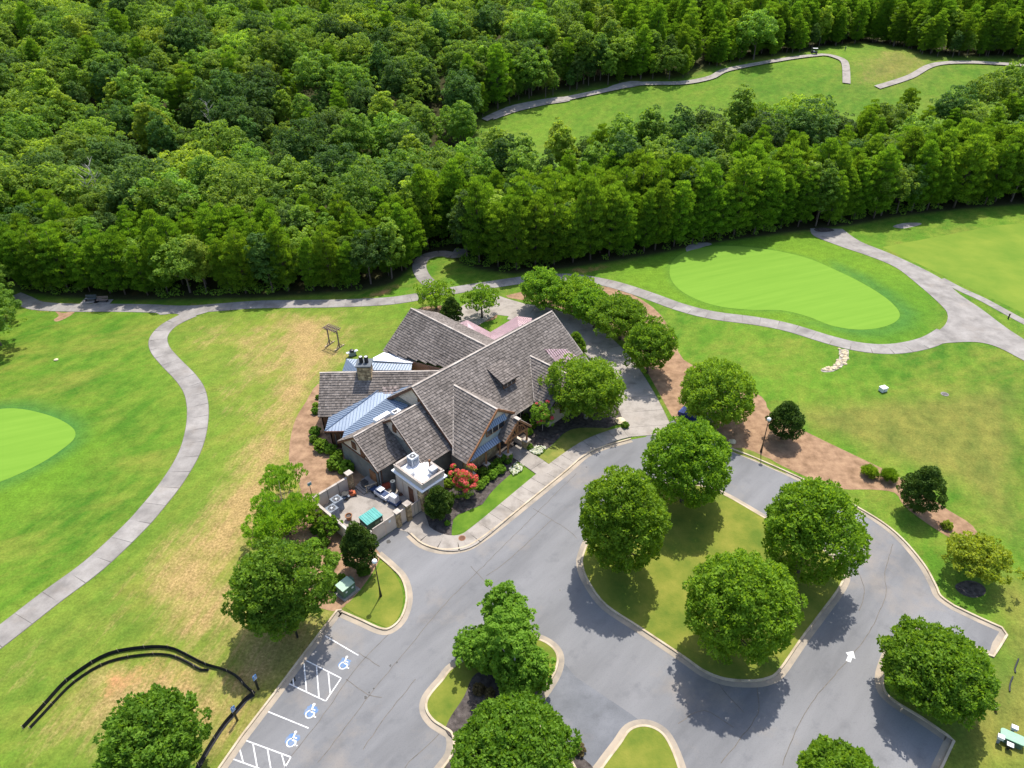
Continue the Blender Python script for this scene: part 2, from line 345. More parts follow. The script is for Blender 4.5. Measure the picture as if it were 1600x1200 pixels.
# ------------------------------------------------------------ terrain
DRY = [[(-60.37, 109.42), (-43.62, 110.8), (-34.44, 111.0), (-25.93, 108.38), (-24.84, 95.62), (-30.47, 88.42), (-30.81, 74.45), (-28.95, 67.88), (-28.02, 57.8), (-31.67, 53.97), (-29.21, 42.4), (-33.0, 43.19), (-39.82, 45.58), (-44.75, 41.23), (-48.01, 37.28), (-50.01, 40.62), (-43.91, 47.23), (-41.16, 55.09), (-39.44, 62.27), (-39.62, 73.29), (-43.21, 85.35), (-51.05, 96.34)]]
DRYC = [[(-42.26, 110.05), (-31.88, 109.73), (-27.97, 95.71), (-30.47, 88.42), (-30.98, 74.46), (-28.95, 67.88), (-28.02, 57.8), (-32.03, 53.97), (-29.14, 43.12), (-33.93, 43.95), (-39.21, 48.79), (-39.69, 55.07), (-36.68, 61.11), (-35.69, 73.2), (-35.42, 88.55)],
        [(-31.84, 51.24), (-24.85, 43.79), (-18.85, 45.99), (-18.35, 46.78), (-24.34, 33.87), (-26.8, 32.76), (-28.34, 38.92)],
        [(-40.71, 34.71), (-39.68, 39.77), (-34.68, 41.06), (-28.95, 38.93), (-25.89, 36.93), (-27.2, 33.91), (-34.14, 32.87)]]
BARE = [[(-40.17, 40.81), (-33.57, 41.4), (-29.19, 39.6), (-30.06, 37.0), (-36.03, 37.09), (-38.69, 35.28)], [(-92.6, 119.88), (-73.3, 115.14), (-28.71, 117.84), (-20.02, 126.41), (-19.38, 120.75), (-27.99, 113.73), (-71.92, 112.14), (-88.21, 112.16)],
        [(-25.28, 44.18), (-19.02, 46.79), (-19.76, 44.08), (-22.6, 40.17)], [(9.34, 128.37), (66.48, 147.85), (75.55, 149.02), (70.71, 143.98), (65.43, 144.91), (12.89, 124.72)]]
OLIVE = [[(51.37, 49.7), (54.78, 49.64), (50.39, 29.45), (33.69, 27.15), (37.86, 32.08), (34.66, 38.57), (46.23, 39.73)], [(36.75, 80.16), (76.94, 85.63), (56.98, 53.21), (55.47, 63.67), (49.82, 68.64)],
         [(-24.34, 33.87), (-23.36, 43.03), (-18.35, 46.78), (-24.16, 33.29), (-26.53, 27.5), (-29.15, 27.53)]]
LUSH = [[(19.96, 131.06), (47.63, 147.07), (68.79, 142.62), (79.87, 120.24), (75.19, 105.35), (65.11, 97.08), (53.05, 98.44), (42.68, 106.33), (30.4, 111.92), (20.12, 122.21)],
        [(-72.45, 84.45), (-63.91, 82.64), (-55.64, 75.03), (-55.48, 66.04), (-61.31, 59.49), (-65.95, 59.58), (-81.09, 83.06)]]
TREELINE = [(-128.49, 118.91), (-108.14, 125.03), (-98.7, 126.14), (-93.53, 121.52), (-85.0, 119.37), (-72.05, 117.65), (-48.04, 117.93), (-29.08, 119.98), (-23.35, 122.81), (-20.36, 129.39), (-18.99, 134.96), (-13.18, 138.03), (-10.71, 132.75), (-7.42, 129.55), (0.32, 126.6), (9.34, 128.37), (21.38, 131.95), (34.14, 136.66), (46.15, 141.34), (64.54, 146.42), (77.13, 149.34), (89.58, 154.38), (106.52, 158.26), (123.34, 161.0), (149.79, 165.71), (186.06, 171.24)]
xs = np.concatenate([np.arange(-2400, -420, 180), np.arange(-420, -144, 6), np.arange(-144, 144, 1.), np.arange(144, 420, 6), np.arange(420, 2500, 180)])
ys = np.concatenate([np.arange(-900, -60, 120), np.arange(-60, 12, 12), np.arange(12, 190, 1.), np.arange(190, 460, 4), np.arange(460, 3500, 160)])
X, Y = np.meshgrid(xs, ys); Z = TZ(X, Y)
near = (np.abs(X) < 200) & (Y < 230) & (Y > 0)
def att(polys, w_):
    a = np.zeros(X.shape)
    for p in polys: a[near] = np.maximum(a[near], soft(X[near], Y[near], p, w_))
    return a
A_dry = np.maximum(att(DRY, 9)*.55, att(DRYC, 6)); A_bare = att(BARE, 1.6); A_olive = att(OLIVE, 4); A_lush = att(LUSH, 3)
tlx = [p[0] for p in TREELINE]; tly = [p[1] for p in TREELINE]
GR0 = [(31.55, 126.13), (33.77, 132.14), (38.16, 136.51), (45.44, 138.6), (54.26, 136.26), (60.75, 131.82), (64.73, 125.3), (67.34, 119.55), (68.96, 113.46), (68.79, 108.33), (66.75, 105.15), (63.04, 103.03), (58.98, 102.5), (55.18, 103.93), (52.03, 107.43), (48.25, 109.67), (42.65, 110.08), (37.32, 111.71), (33.48, 115.35), (31.49, 120.18)]
GR1 = [(65.33, 130.1), (69.22, 123.98), (71.4, 115.17), (71.81, 108.24), (68.64, 103.31), (62.43, 100.46), (57.12, 100.62), (49.33, 106.13), (63.29, 102.37), (68.58, 107.86), (67.22, 119.28), (63.93, 126.5)]
GL0 = [(-82.61, 77.07), (-81.09, 83.06), (-76.32, 84.54), (-71.49, 84.42), (-65.48, 82.05), (-61.28, 78.9), (-59.65, 75.12), (-60.15, 72.68), (-62.19, 69.36), (-65.22, 66.01), (-68.8, 64.0), (-74.46, 65.27)]
A_ring = np.maximum(np.maximum(att([GR0], 1.6)*.65, att([GR1], 1.5)*.7), att([GL0], 1.8)); A_ring[near] *= 1.
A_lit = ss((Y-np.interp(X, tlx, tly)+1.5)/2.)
def grow0(p, d): return offset(p, -d if area(p) > 0 else d, True)
FAIRWAY = [(-7.6, 230.6), (1.3, 239.4), (22.9, 247.5), (45.6, 255.5), (60.3, 256.7), (76.8, 267.0), (95.1, 275.3), (114.0, 282.9), (124.4, 291.2), (139.6, 298.3), (147.9, 289.1), (152.7, 273.7), (163.3, 271.6), (173.3, 270.8), (183.3, 270.2), (199.9, 270.9), (169.55, 234.62), (158.76, 233.11), (148.63, 224.93), (134.45, 219.59), (120.49, 218.12), (102.01, 219.34), (83.37, 220.55), (56.55, 211.31), (32.43, 197.32), (17.74, 188.34), (-6.45, 196.3)]
fd = np.zeros(X.shape); fdw = np.zeros(X.shape); far = (Y > 170) & (Y < 420) & (X > -120) & (X < 330); fd[far] = soft(X[far], Y[far], FAIRWAY, 2.); fdw[far] = soft(X[far], Y[far], grow0(FAIRWAY, 3.5), 3.)
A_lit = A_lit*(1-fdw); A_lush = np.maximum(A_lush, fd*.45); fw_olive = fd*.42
MOUND = [(119.9, 254.0), (126.9, 269.9), (141.3, 285.1), (149.7, 282.5), (152.4, 270.4), (141.4, 258.1), (127.8, 251.7)]
A_mound = np.zeros(X.shape); A_mound[far] = soft(X[far], Y[far], MOUND, 10.)
Z = Z + .2*A_mound ; A_olive = np.maximum(np.maximum(A_olive, fw_olive), A_mound*.9); A_dry = np.maximum(A_dry, A_mound*.7); A_lush = A_lush*(1-A_mound)
def TZg(x, y): return TZf(x, y)
nx, ny = len(xs), len(ys)
V = np.stack([X, Y, Z], -1).reshape(-1, 3); i = np.arange(nx*ny).reshape(ny, nx)
Fq = np.stack([i[:-1, :-1], i[:-1, 1:], i[1:, 1:], i[1:, :-1]], -1).reshape(-1, 4)
def grid_mesh(name, V, Fq, mat, smooth=True):
    k = Fq.shape[1]; me = bpy.data.meshes.new(name); me.vertices.add(len(V)); me.vertices.foreach_set('co', V.astype(np.float32).ravel())
    me.loops.add(Fq.size); me.loops.foreach_set('vertex_index', Fq.astype(np.int32).ravel()); me.polygons.add(len(Fq))
    me.polygons.foreach_set('loop_start', np.arange(0, Fq.size, k, dtype=np.int32)); me.polygons.foreach_set('loop_total', np.full(len(Fq), k, dtype=np.int32))
    if smooth: me.polygons.foreach_set('use_smooth', np.ones(len(Fq), bool))
    me.materials.append(mat); me.update(); return me
me = grid_mesh('ground', V, Fq, M['lawn'])
for nm, A in (('dry', A_dry), ('bare', A_bare), ('olive', A_olive), ('lush', A_lush), ('litter', A_lit), ('ring', A_ring)):
    a = me.attributes.new(nm, 'FLOAT', 'POINT'); a.data.foreach_set('value', A.astype(np.float32).ravel())
ground = bpy.data.objects.new('ground', me); C.objects.link(ground); structure(ground)
def sheet(name, pts, z, mat): return structure(MB().sheet(pts, z).build(name, mat))

# ------------------------------------------------------------ roads and kerbs
ROAD = spline([(-25.21, 30.54), (-24.16, 33.29), (-22.41, 37.2), (-20.49, 41.68), (-18.37, 46.22)], 1) + [(-18.0, 46.38), (-13.47, 43.97)] + spline([(-12.65, 44.11), (-11.52, 45.47), (-11.34, 47.88), (-12.12, 50.44), (-13.61, 52.24), (-15.44, 54.03)], 4) \
     + [(-16.17, 55.48), (-10.93, 61.13), (-11.35, 59.95), (-12.1, 57.08)] + spline([(-10.52, 55.37), (-8.25, 54.46), (-6.09, 54.61), (-4.52, 55.45), (-1.75, 58.09), (2.31, 62.51), (6.93, 67.59), (9.52, 70.58), (11.9, 72.11), (13.72, 72.88), (16.1, 73.78)], 4) \
     + [(18.11, 74.29), (22.72, 78.07)] + spline([(24.25, 75.13), (29.08, 71.45), (31.73, 69.43), (36.82, 64.89), (41.77, 59.51), (43.9, 55.87), (44.73, 51.6), (44.58, 48.54), (44.4, 47.12), (45.17, 45.82)], 5) \
     + [(48.81, 42.84), (46.08, 40.22), (40.51, 43.05)] + spline([(37.3, 41.64), (34.81, 38.9), (33.82, 36.95), (34.22, 35.62), (35.99, 33.9)], 4) \
     + [(37.7, 31.97), (32.42, 26.69), (26.26, 19.83), (-28.61, 20.51)]
sheet('asphalt_road', ROAD, .004, 'asphalt')
sheet('asphalt_bay', [(3.59, 38.6), (2.54, 36.8), (1.3, 35.09), (2.35, 32.89), (5.05, 31.56), (5.4, 29.31), (6.46, 29.3), (7.1, 30.18), (9.89, 33.36), (11.27, 33.86), (10.22, 34.83), (5.63, 38.5), (4.09, 40.77)], .008, 'asphalt2')
def kerb(name, path, closed=False, side=1, gut=.55, h=.15):
    """road lies on the right of the path (side=1): kerb above the path, gutter pan on the road"""
    s_ = side; b = MB(); sec = [(.20*s_, 0), (.20*s_, h), (.0, h), (-.02*s_, .016)]
    if s_ < 0: sec = sec[::-1]
    sweep(b, path, sec, closed); k = structure(b.build(name, 'kerb', smooth=False))
    b = MB(); sec = [(-.02*s_, .013), (-gut*s_, .013)]
    if s_ < 0: sec = sec[::-1]
    sweep(b, path, sec, closed); g_ = structure(b.build('gutter', 'gutter'))
    return k
def gpath(l, n=4, closed=False): return spline(l, n, closed)
# kerbs round the lots (the path runs with the lawn on its left)
kerb('kerb', [(-26.35, 27.01), (-25.21, 30.54), (-24.16, 33.29), (-22.41, 37.2), (-20.49, 41.68), (-18.4, 46.38), (-18.0, 46.38)], side=1)
kerb('kerb', spline([(-18.04, 46.22), (-15.72, 45.08), (-13.61, 44.05), (-12.53, 44.18), (-11.59, 45.48), (-11.34, 47.88), (-12.12, 50.44), (-13.61, 52.24), (-15.44, 54.03)], 4), side=1)
kerb('kerb', spline([(-12.09, 56.98), (-10.52, 55.37), (-8.25, 54.46), (-6.09, 54.61), (-4.52, 55.45), (-1.75, 58.09), (2.31, 62.51), (6.93, 67.59), (9.52, 70.58), (11.9, 72.11), (13.72, 72.88), (16.1, 73.78)], 4), side=1)
kerb('kerb', spline([(27.58, 72.97), (29.08, 71.45), (31.73, 69.43), (36.82, 64.89), (41.77, 59.51), (43.9, 55.87), (44.73, 51.6), (44.58, 48.54), (44.4, 47.12), (45.17, 45.82)], 5)+[(46.96, 44.3), (48.48, 43.14), (48.49, 42.4), (47.04, 41.12), (45.88, 40.08), (43.45, 41.39), (40.51, 43.05)], side=1)
kerb('kerb', spline([(40.51, 43.05), (37.3, 41.64), (34.81, 38.9), (33.82, 36.95), (34.22, 35.62), (35.99, 33.9), (37.7, 31.97)], 4)+[(32.42, 26.69)], side=1)
ISL1 = spline([(7.62, 53.5), (7.38, 51.67), (7.92, 49.38), (9.37, 46.53), (12.51, 43.68), (16.07, 40.44), (17.74, 38.84), (19.57, 37.95), (21.9, 37.72), (23.53, 37.95), (24.92, 38.72), (28.25, 42.16), (31.26, 45.12), (34.65, 48.55), (35.75, 50.6), (34.88, 53.44), (32.3, 56.4), (29.76, 58.7), (25.77, 62.92), (22.3, 64.73), (18.19, 64.23), (12.83, 60.1), (8.98, 56.26)], 4, True)
ISL2 = spline([(-5.87, 39.9), (-7.04, 38.38), (-8.21, 36.66), (-8.27, 35.42), (-7.55, 34.38), (-6.58, 33.72), (-5.74, 33.02), (-5.74, 31.34), (-6.91, 29.49), (-7.71, 26.75), (1.51, 25.68), (4.67, 27.07), (5.13, 29.32), (4.36, 31.19), (2.38, 33.47), (1.18, 34.91), (2.74, 37.31), (3.73, 38.93), (4.13, 40.43), (3.76, 41.63), (2.55, 42.59), (1.09, 42.83), (-1.64, 42.66)], 4, True)
ISL3 = spline([(7.1, 30.18), (8.76, 32.06), (9.89, 33.36), (11.26, 33.74), (12.53, 33.26), (13.22, 32.17), (13.66, 29.98), (13.7, 26.94), (8.6, 25.59), (4.67, 27.07)], 4, True)
for nm, isl in (('island_lawn', ISL1), ('island_lawn', ISL2), ('island_lawn', ISL3)):
    if area(isl) > 0: isl = isl[::-1]
    # clockwise: inside lies on the right
    kerb('kerb', isl, True, side=-1)
    sheet(nm, offset(isl, -.19, True), .125, 'islandgrass')
sheet('island_lawn', spline([(-17.68, 46.77), (-13.55, 44.51), (-12.64, 44.49), (-11.94, 45.72), (-11.81, 47.89), (-12.57, 50.18), (-14.56, 52.9), (-15.6, 50.5), (-16.83, 47.98)], 3, True), .03, 'islandgrass')
# mulch and pine-straw beds
sheet('mulch_bed', [(-10.62, 59.52), (-9.86, 57.84), (-8.44, 56.9), (-7.23, 56.58), (-7.24, 59.24), (-6.68, 60.07), (-5.18, 60.9), (-3.81, 61.75), (-2.9, 63.64), (-1.8, 65.24), (1.09, 68.71), (-0.14, 70.66), (0.93, 73.72), (2.05, 73.15), (3.43, 70.84), (5.05, 72.54), (6.96, 75.25), (8.82, 76.35), (13.28, 76.39), (14.45, 77.09), (16.81, 79.12), (16.8, 85.49), (9.75, 87.37), (1.8, 81.02), (-8.49, 68.68), (-10.85, 62.79)], .022, 'mulch')
sheet('mulch_bed', spline([(-3.02, 39.31), (-4.15, 38.53), (-4.85, 36.6), (-5.91, 34.78), (-6.28, 33.48), (-5.37, 32.44), (-5.52, 31.33), (-6.37, 29.48), (-5.65, 26.73), (2.04, 26.15), (6.07, 28.03), (6.51, 29.77), (5.03, 31.29), (2.36, 33.01), (1.05, 34.55), (1.67, 35.88), (2.55, 37.12), (1.4, 38.44), (-0.4, 39.47)], 3, True), .134, 'mulch')
sheet('straw_bed', spline([(-29.78, 88.4), (-30.54, 83.72), (-31.01, 79.52), (-30.54, 74.45), (-29.19, 69.13), (-26.72, 64.84), (-26.94, 60.92), (-27.0, 56.77), (-27.68, 53.89), (-24.82, 48.53), (-20.36, 46.82), (-18.3, 46.54), (-16.7, 48.81), (-15.46, 51.82), (-15.15, 54.03), (-16.22, 55.77), (-15.67, 60.69), (-20.42, 70.21), (-24.61, 78.62), (-27.15, 86.62)], 3, True), .014, 'straw')
sheet('straw_bed', spline([(-0.96, 116.96), (4.35, 114.23), (10.01, 111.09), (14.57, 107.17), (18.25, 101.1), (20.65, 92.66), (22.04, 83.7), (22.87, 77.92), (24.6, 75.12), (29.12, 71.58), (32.97, 69.92), (34.77, 67.97), (37.9, 65.22), (40.46, 63.53), (44.35, 63.33), (46.91, 62.7), (46.96, 60.48), (47.96, 58.12), (49.15, 56.07), (50.5, 54.47), (52.59, 53.67), (53.35, 56.99), (51.81, 59.73), (50.3, 62.86), (48.62, 65.7), (45.5, 69.25), (40.52, 74.75), (36.93, 79.54), (36.8, 83.33), (32.48, 88.53), (27.49, 93.8), (27.34, 102.34), (25.69, 111.58), (19.77, 119.48), (10.07, 120.34)], 3, True), .014, 'straw')
sheet('mulch_ring', spline([(46.74, 48.5), (46.74, 47.49), (47.75, 46.9), (49.06, 47.21), (49.73, 48.02), (49.48, 48.79), (48.32, 49.15)], 3, True), .02, 'mulch')
sheet('verge_lawn', spline([(28.84, 71.19), (31.65, 69.18), (34.9, 66.36), (33.1, 69.79), (30.69, 71.68)], 2, True), .022, 'shadegrass')
sheet('straw_bed', spline([(-17.96, 108.15), (-16.15, 112.87), (-11.5, 113.22), (-6.77, 112.09), (-2.68, 110.03), (-3.22, 107.7), (-7.13, 106.67), (-11.15, 107.94)], 3, True), .014, 'straw')
# bright lawns in front of the door
sheet('front_lawn', spline([(-7.23, 56.58), (-6.79, 56.77), (-5.49, 57.55), (-2.54, 60.63), (0.28, 63.92), (2.93, 66.45), (3.2, 67.18), (2.81, 67.8), (1.59, 68.58), (0.84, 68.47), (-1.64, 65.48), (-2.9, 63.53), (-3.8, 61.64), (-5.17, 60.79), (-6.6, 59.96), (-7.22, 58.92)], 3, True), .034, 'brightgrass')
sheet('front_lawn', spline([(3.5, 70.58), (4.22, 69.53), (5.01, 68.75), (5.6, 68.87), (6.96, 70.37), (10.27, 72.96), (12.18, 74.57), (13.87, 75.37), (13.96, 76.09), (12.39, 76.41), (9.28, 76.49), (7.43, 75.67), (6.17, 73.87), (5.04, 72.4)], 3, True), .034, 'shadegrass')
# greens
def green(name, outline, z, mat):
    return sheet(name, spline(outline, 6, True), z, mat)
GR = [(31.55, 126.13), (33.77, 132.14), (38.16, 136.51), (45.44, 138.6), (54.26, 136.26), (60.75, 131.82), (64.73, 125.3), (67.34, 119.55), (68.96, 113.46), (68.79, 108.33), (66.75, 105.15), (63.04, 103.03), (58.98, 102.5), (55.18, 103.93), (52.03, 107.43), (48.25, 109.67), (42.65, 110.08), (37.32, 111.71), (33.48, 115.35), (31.49, 120.18)]
GL = [(-81.62, 75.63), (-80.06, 81.47), (-75.44, 83.08), (-71.53, 82.82), (-66.23, 80.83), (-62.36, 78.33), (-60.87, 76.13), (-61.15, 73.78), (-62.76, 70.38), (-65.87, 67.1), (-69.55, 65.16), (-75.29, 66.46)]
sheet('sandy_patch', spline([(37.44, 138.21), (39.65, 140.18), (42.46, 140.43), (43.17, 139.37), (40.95, 138.09), (38.62, 136.17), (37.14, 135.56)], 4, True), .014, 'conc')
sheet('sandy_patch', spline([(85.84, 147.85), (88.84, 149.65), (92.15, 149.91), (92.91, 149.11), (90.49, 147.67), (87.43, 146.66)], 4, True), .014, 'conc')
sheet('sandy_patch', spline([(-83.81, 113.72), (-81.5, 112.68), (-80.0, 113.85), (-79.7, 111.9), (-80.79, 109.56), (-81.97, 110.07), (-81.93, 111.72)], 4, True), .014, 'straw')
def grow(p, d):
    if area(p) > 0: d = -d
    return offset(p, d, True)
for g_ in (GR, GL):
    green('putting_green', g_, .018, 'green')
sheet('tee_lawn', [(78.43, 136.72), (109.42, 147.7), (132.09, 151.47), (117.71, 113.69), (90.22, 107.2)], .012, 'tee')

# ------------------------------------------------------------ paths made of slabs
def slab_path(name, path, wd, step, mat, z=.05, base=True, gap=.035, wf=None, zf=None):
    path = resample(path, .5); k = int(step/.5); root = None
    b = MB(); sweep(b, path, [(wd/2+.06, .018), (-wd/2-.06, .018)], zf=zf); root = structure(b.build(name, 'joint'))
    for s_ in range(0, len(path)-1, k):
        seg = path[s_:s_+k+1]
        if len(seg) < 2: continue
        # shorten both ends by half the joint
        (x0, y0), (x1, y1) = seg[0], seg[1]; l = math.hypot(x1-x0, y1-y0) or 1; seg[0] = (x0+(x1-x0)/l*gap/2, y0+(y1-y0)/l*gap/2)
        (x0, y0), (x1, y1) = seg[-1], seg[-2]; l = math.hypot(x1-x0, y1-y0) or 1; seg[-1] = (x0+(x1-x0)/l*gap/2, y0+(y1-y0)/l*gap/2)
        seg = seg[::2] if len(seg) > 5 and len(seg) % 2 else seg
        o_ = wd/2; b = MB(); zz = z+rnd.uniform(-.004, .004); t_ = rnd.random()
        sweep(b, seg, [(o_, .0), (o_, zz), (-o_, zz), (-o_, 0)], zf=zf)
        b.f.append((3, 2, 1, 0)); b.t.append(.5); n_ = len(b.v); b.f.append((n_-4, n_-3, n_-2, n_-1)); b.t.append(.5); b.t = [t_]*len(b.f)
        b.build('slab', mat, root)
    return root
slab_path('cart_path', spline([(-53.91, 40.89), (-51.96, 43.88), (-49.41, 48.72), (-46.95, 53.05), (-45.04, 58.44), (-44.27, 61.81), (-43.55, 66.74), (-43.59, 72.97), (-45.15, 79.86), (-47.66, 85.96), (-50.67, 90.36), (-55.3, 95.49), (-58.62, 99.54), (-60.4, 103.36), (-60.37, 107.12), (-58.91, 110.08), (-57.3, 111.94)], 8), 2.9, 3., 'conc')
slab_path('cart_path', spline([(-95.09, 119.96), (-91.91, 118.02), (-87.78, 115.59), (-80.51, 114.61), (-73.79, 114.41), (-66.51, 113.93), (-60.36, 113.25), (-54.7, 113.82), (-47.12, 114.83), (-38.83, 114.82), (-31.38, 114.84), (-23.52, 115.36), (-18.9, 116.49), (-13.08, 118.66), (-4.65, 121.36), (4.06, 123.87), (10.36, 124.52), (14.67, 123.52), (19.94, 120.83), (25.34, 116.38), (30.94, 111.17), (35.97, 108.15), (42.88, 105.87), (47.65, 103.49), (53.18, 99.05), (57.49, 96.69), (62.47, 96.15), (68.61, 97.99), (73.68, 101.42)], 8), 3.0, 3., 'conc')
slab_path('cart_path', spline([(-12.51, 119.18), (-15.19, 121.99), (-17.29, 125.73), (-18.57, 130.85), (-17.78, 134.91), (-14.44, 136.75), (-11.41, 135.66), (-10.25, 139.27)], 6), 2.8, 3., 'conc', z=.054)
slab_path('cart_path', spline([(82.85, 121.25), (84.17, 116.85), (85.91, 112.92), (87.31, 108.0), (88.42, 104.28), (90.87, 97.98)], 5), 1.7, 3., 'conc', z=.05)
sheet('cart_plaza', spline([(67.19, 147.44), (66.44, 143.06), (70.04, 137.03), (73.82, 131.99), (76.6, 126.66), (77.3, 119.23), (77.44, 111.69), (76.92, 107.61), (74.59, 103.8), (71.11, 100.64), (67.18, 97.02), (72.04, 97.69), (76.61, 97.77), (79.1, 96.08), (80.84, 91.97), (83.94, 84.6)], 4)+spline([(89.56, 84.46), (84.79, 98.56), (83.73, 109.06), (82.94, 114.8), (82.79, 122.1), (79.13, 132.12), (75.17, 139.57), (74.09, 146.8)], 4), .062, 'conc')
sheet('path_junction', spline([(-63.47, 111.4), (-61.56, 111.83), (-59.96, 111.3), (-58.64, 109.37), (-57.35, 110.5), (-54.62, 112.58), (-55.32, 114.58), (-65.88, 114.41)], 2, True), .058, 'conc')
slab_path('sidewalk', spline([(-11.54, 58.08), (-10.04, 56.54), (-7.89, 55.51), (-5.77, 55.67), (-3.98, 57.22), (-0.22, 61.56), (3.9, 66.31), (7.72, 70.36), (10.7, 72.95), (13.78, 74.67), (16.29, 75.6)], 6), 2.35, 2., 'walkconc', z=.13)
slab_path('entrance_walk', [(-0.13, 72.38), (1.72, 70.23), (3.81, 67.9), (4.58, 66.9)], 2.5, 2.5, 'walkconc', z=.136)
sheet('service_apron', [(-12.2, 57.28), (-13.6, 57.71), (-10.91, 60.91), (-9.86, 57.84), (-10.97, 56.26)], .03, 'walkconc')
slab_path('driveway', spline([(0.19, 110.9), (5.31, 109.08), (10.44, 104.8), (14.4, 98.51), (16.84, 90.73), (18.28, 82.66), (19.06, 75.25), (19.15, 74.27)], 6), 6.3, 3.5, 'walkconc', z=.042)
sheet('terrace', [(-7.48, 115.11), (-4.35, 118.65), (-0.96, 115.92), (4.29, 112.49), (2.44, 108.23), (-2.56, 109.56), (-5.65, 105.95), (-10.84, 103.45), (-13.32, 106.86)], .03, 'walkconc')
sheet('service_yard', [(-28.4, 63.5), (-25, 60), (-21, 70), (-10, 77)], .01, 'joint') if False else None
sheet('shade_patch', spline([(67.9, 147.04), (70.01, 147.71), (71.84, 146.89), (71.83, 145.77), (69.74, 145.11), (67.92, 145.55)], 4, True), .07, 'mulch')  # dark oval sheet that paints shade at the head of the path
# far fairway paths on the slope
def far_path(pts, wd):
    p = resample(spline(pts, 8), 2.); b = MB(); sweep(b, p, [(wd/2, .35), (-wd/2, .35)], zf=TZf); structure(b.build('cart_path', 'walkconc'))
far_path([(-7.6, 231.1), (1.3, 238.8), (18.5, 244.6), (36.3, 251.7), (45.5, 255.0), (60.0, 255.2), (70.5, 259.0), (76.2, 264.4), (85.2, 268.7), (104.9, 276.6), (112.7, 279.0), (117.7, 279.7), (120.8, 275.5), (121.1, 269.7), (115.2, 251.6)], 2.6)
far_path([(124.9, 249.7), (138.8, 257.1), (149.1, 265.6), (156.2, 268.7), (166.6, 269.0), (181.1, 266.1), (193.6, 264.0)], 2.6)
b = MB()
for q in ([(-4.9, 231.2), (1.3, 235.6), (11.9, 240.7), (20.5, 243.3), (18.5, 246.2), (9.9, 244.1), (-0.8, 239.4)], [(34.2, 252.6), (39.6, 251.7), (47.7, 255.2), (42.5, 257.2)]):
    q = spline(q, 3, True); b.add([(x, y, TZf(x, y)+.3) for x, y in q], [tuple(range(len(q)))[::(1 if area(q) > 0 else -1)]])
structure(b.build('sand_wash', 'walkconc'))

# ------------------------------------------------------------ painted markings
mk = MB(); Zm = .012
def stripe(a, b_, wd=.11): 
    dx, dy = b_[0]-a[0], b_[1]-a[1]; l = math.hypot(dx, dy); nx_, ny_ = -dy/l*wd/2, dx/l*wd/2
    mk.add([(a[0]+nx_, a[1]+ny_, Zm), (b_[0]+nx_, b_[1]+ny_, Zm), (b_[0]-nx_, b_[1]-ny_, Zm), (a[0]-nx_, a[1]-ny_, Zm)], [(3, 2, 1, 0)])
for a, b_ in [((-19.58, 43.73), (-15.37, 41.17)), ((-20.98, 41.01), (-16.58, 38.75)), ((-22.01, 38.55), (-17.55, 36.45)), ((-23.15, 35.74), (-18.55, 33.92)), ((-24.13, 33.0), (-19.46, 31.37)), ((-24.67, 31.37), (-20.43, 29.94)), ((-16.57, 38.78), (-17.57, 36.43)), ((-19.46, 31.39), (-20.03, 29.67)), ((-20.61, 40.76), (-19.56, 37.47)), ((-19.21, 40.05), (-18.25, 36.81)), ((-17.93, 39.38), (-17.29, 37.18)), ((-21.5, 39.75), (-20.9, 38.07)), ((-23.12, 32.65), (-22.12, 30.55)), ((-21.69, 32.12), (-20.81, 30.16)), ((-20.34, 31.66), (-19.7, 30.46)), ((-24.31, 32.5), (-23.45, 31.0))]: stripe(a, b_)
structure(mk.build('bay_lines', 'paint'))
def local(o, ax): 
    ca, sa = math.cos(ax), math.sin(ax); return lambda x, y: (o[0]+x*ca-y*sa, o[1]+x*sa+y*ca)
AX = R(-22.)
for c_ in [(-16.59, 40.35), (-18.68, 35.49), (-19.72, 32.91)]:
    b = MB(); f_ = local(c_, AX); r_ = random.Random(int(c_[0]*10)); pts = [f_((.95+r_.uniform(-.25, .1))*math.cos(t), (.95+r_.uniform(-.25, .1))*math.sin(t)) for t in [i_*math.pi/7 for i_ in range(14)]]
    sq = []
    for i_ in range(28):
        t = 2*math.pi*i_/28; k = 1/max(abs(math.cos(t)), abs(math.sin(t))); k = min(k, 1.18)*.52+r_.uniform(-.09, .09); sq.append(f_(k*math.cos(t), k*math.sin(t)))
    structure(MB().sheet(sq, .012).build('blue_patch', 'bluepaint'))
    s_ = MB(); z_ = .017
    def seg(a, b_, wd):
        A_, B_ = f_(*a), f_(*b_); dx, dy = B_[0]-A_[0], B_[1]-A_[1]; l = math.hypot(dx, dy); n1, n2 = -dy/l*wd/2, dx/l*wd/2
        s_.add([(A_[0]+n1, A_[1]+n2, z_), (B_[0]+n1, B_[1]+n2, z_), (B_[0]-n1, B_[1]-n2, z_), (A_[0]-n1, A_[1]-n2, z_)], [(3, 2, 1, 0)])
    for k in range(15):      # wheel arc
        a0, a1 = R(95+k*17.5), R(95+(k+1)*17.5+1); seg((.05+.36*math.cos(a0), -.28+.36*math.sin(a0)), (.05+.36*math.cos(a1), -.28+.36*math.sin(a1)), .11)
    seg((-.12, .55), (.0, .0), .15); seg((-.04, .22), (.32, .22), .10); seg((-.02, -.02), (.36, -.02), .13); seg((.34, .02), (.56, -.42), .13); seg((.52, -.38), (.74, -.30), .11)
    hd = [f_(-.14+.13*math.cos(t), .66+.13*math.sin(t)) for t in [i_*math.pi/6 for i_ in range(12)]]; s_.sheet(hd, z_)
    structure(s_.build('wheelchair_symbol', 'paint'))
ap = [(32.76, 40.83), (31.99, 40.7), (32.08, 40.38), (31.63, 39.8), (32.01, 39.62), (32.38, 40.13), (32.63, 39.99)]
structure(MB().sheet(ap, .014).build('arrow_marking', 'paint'))
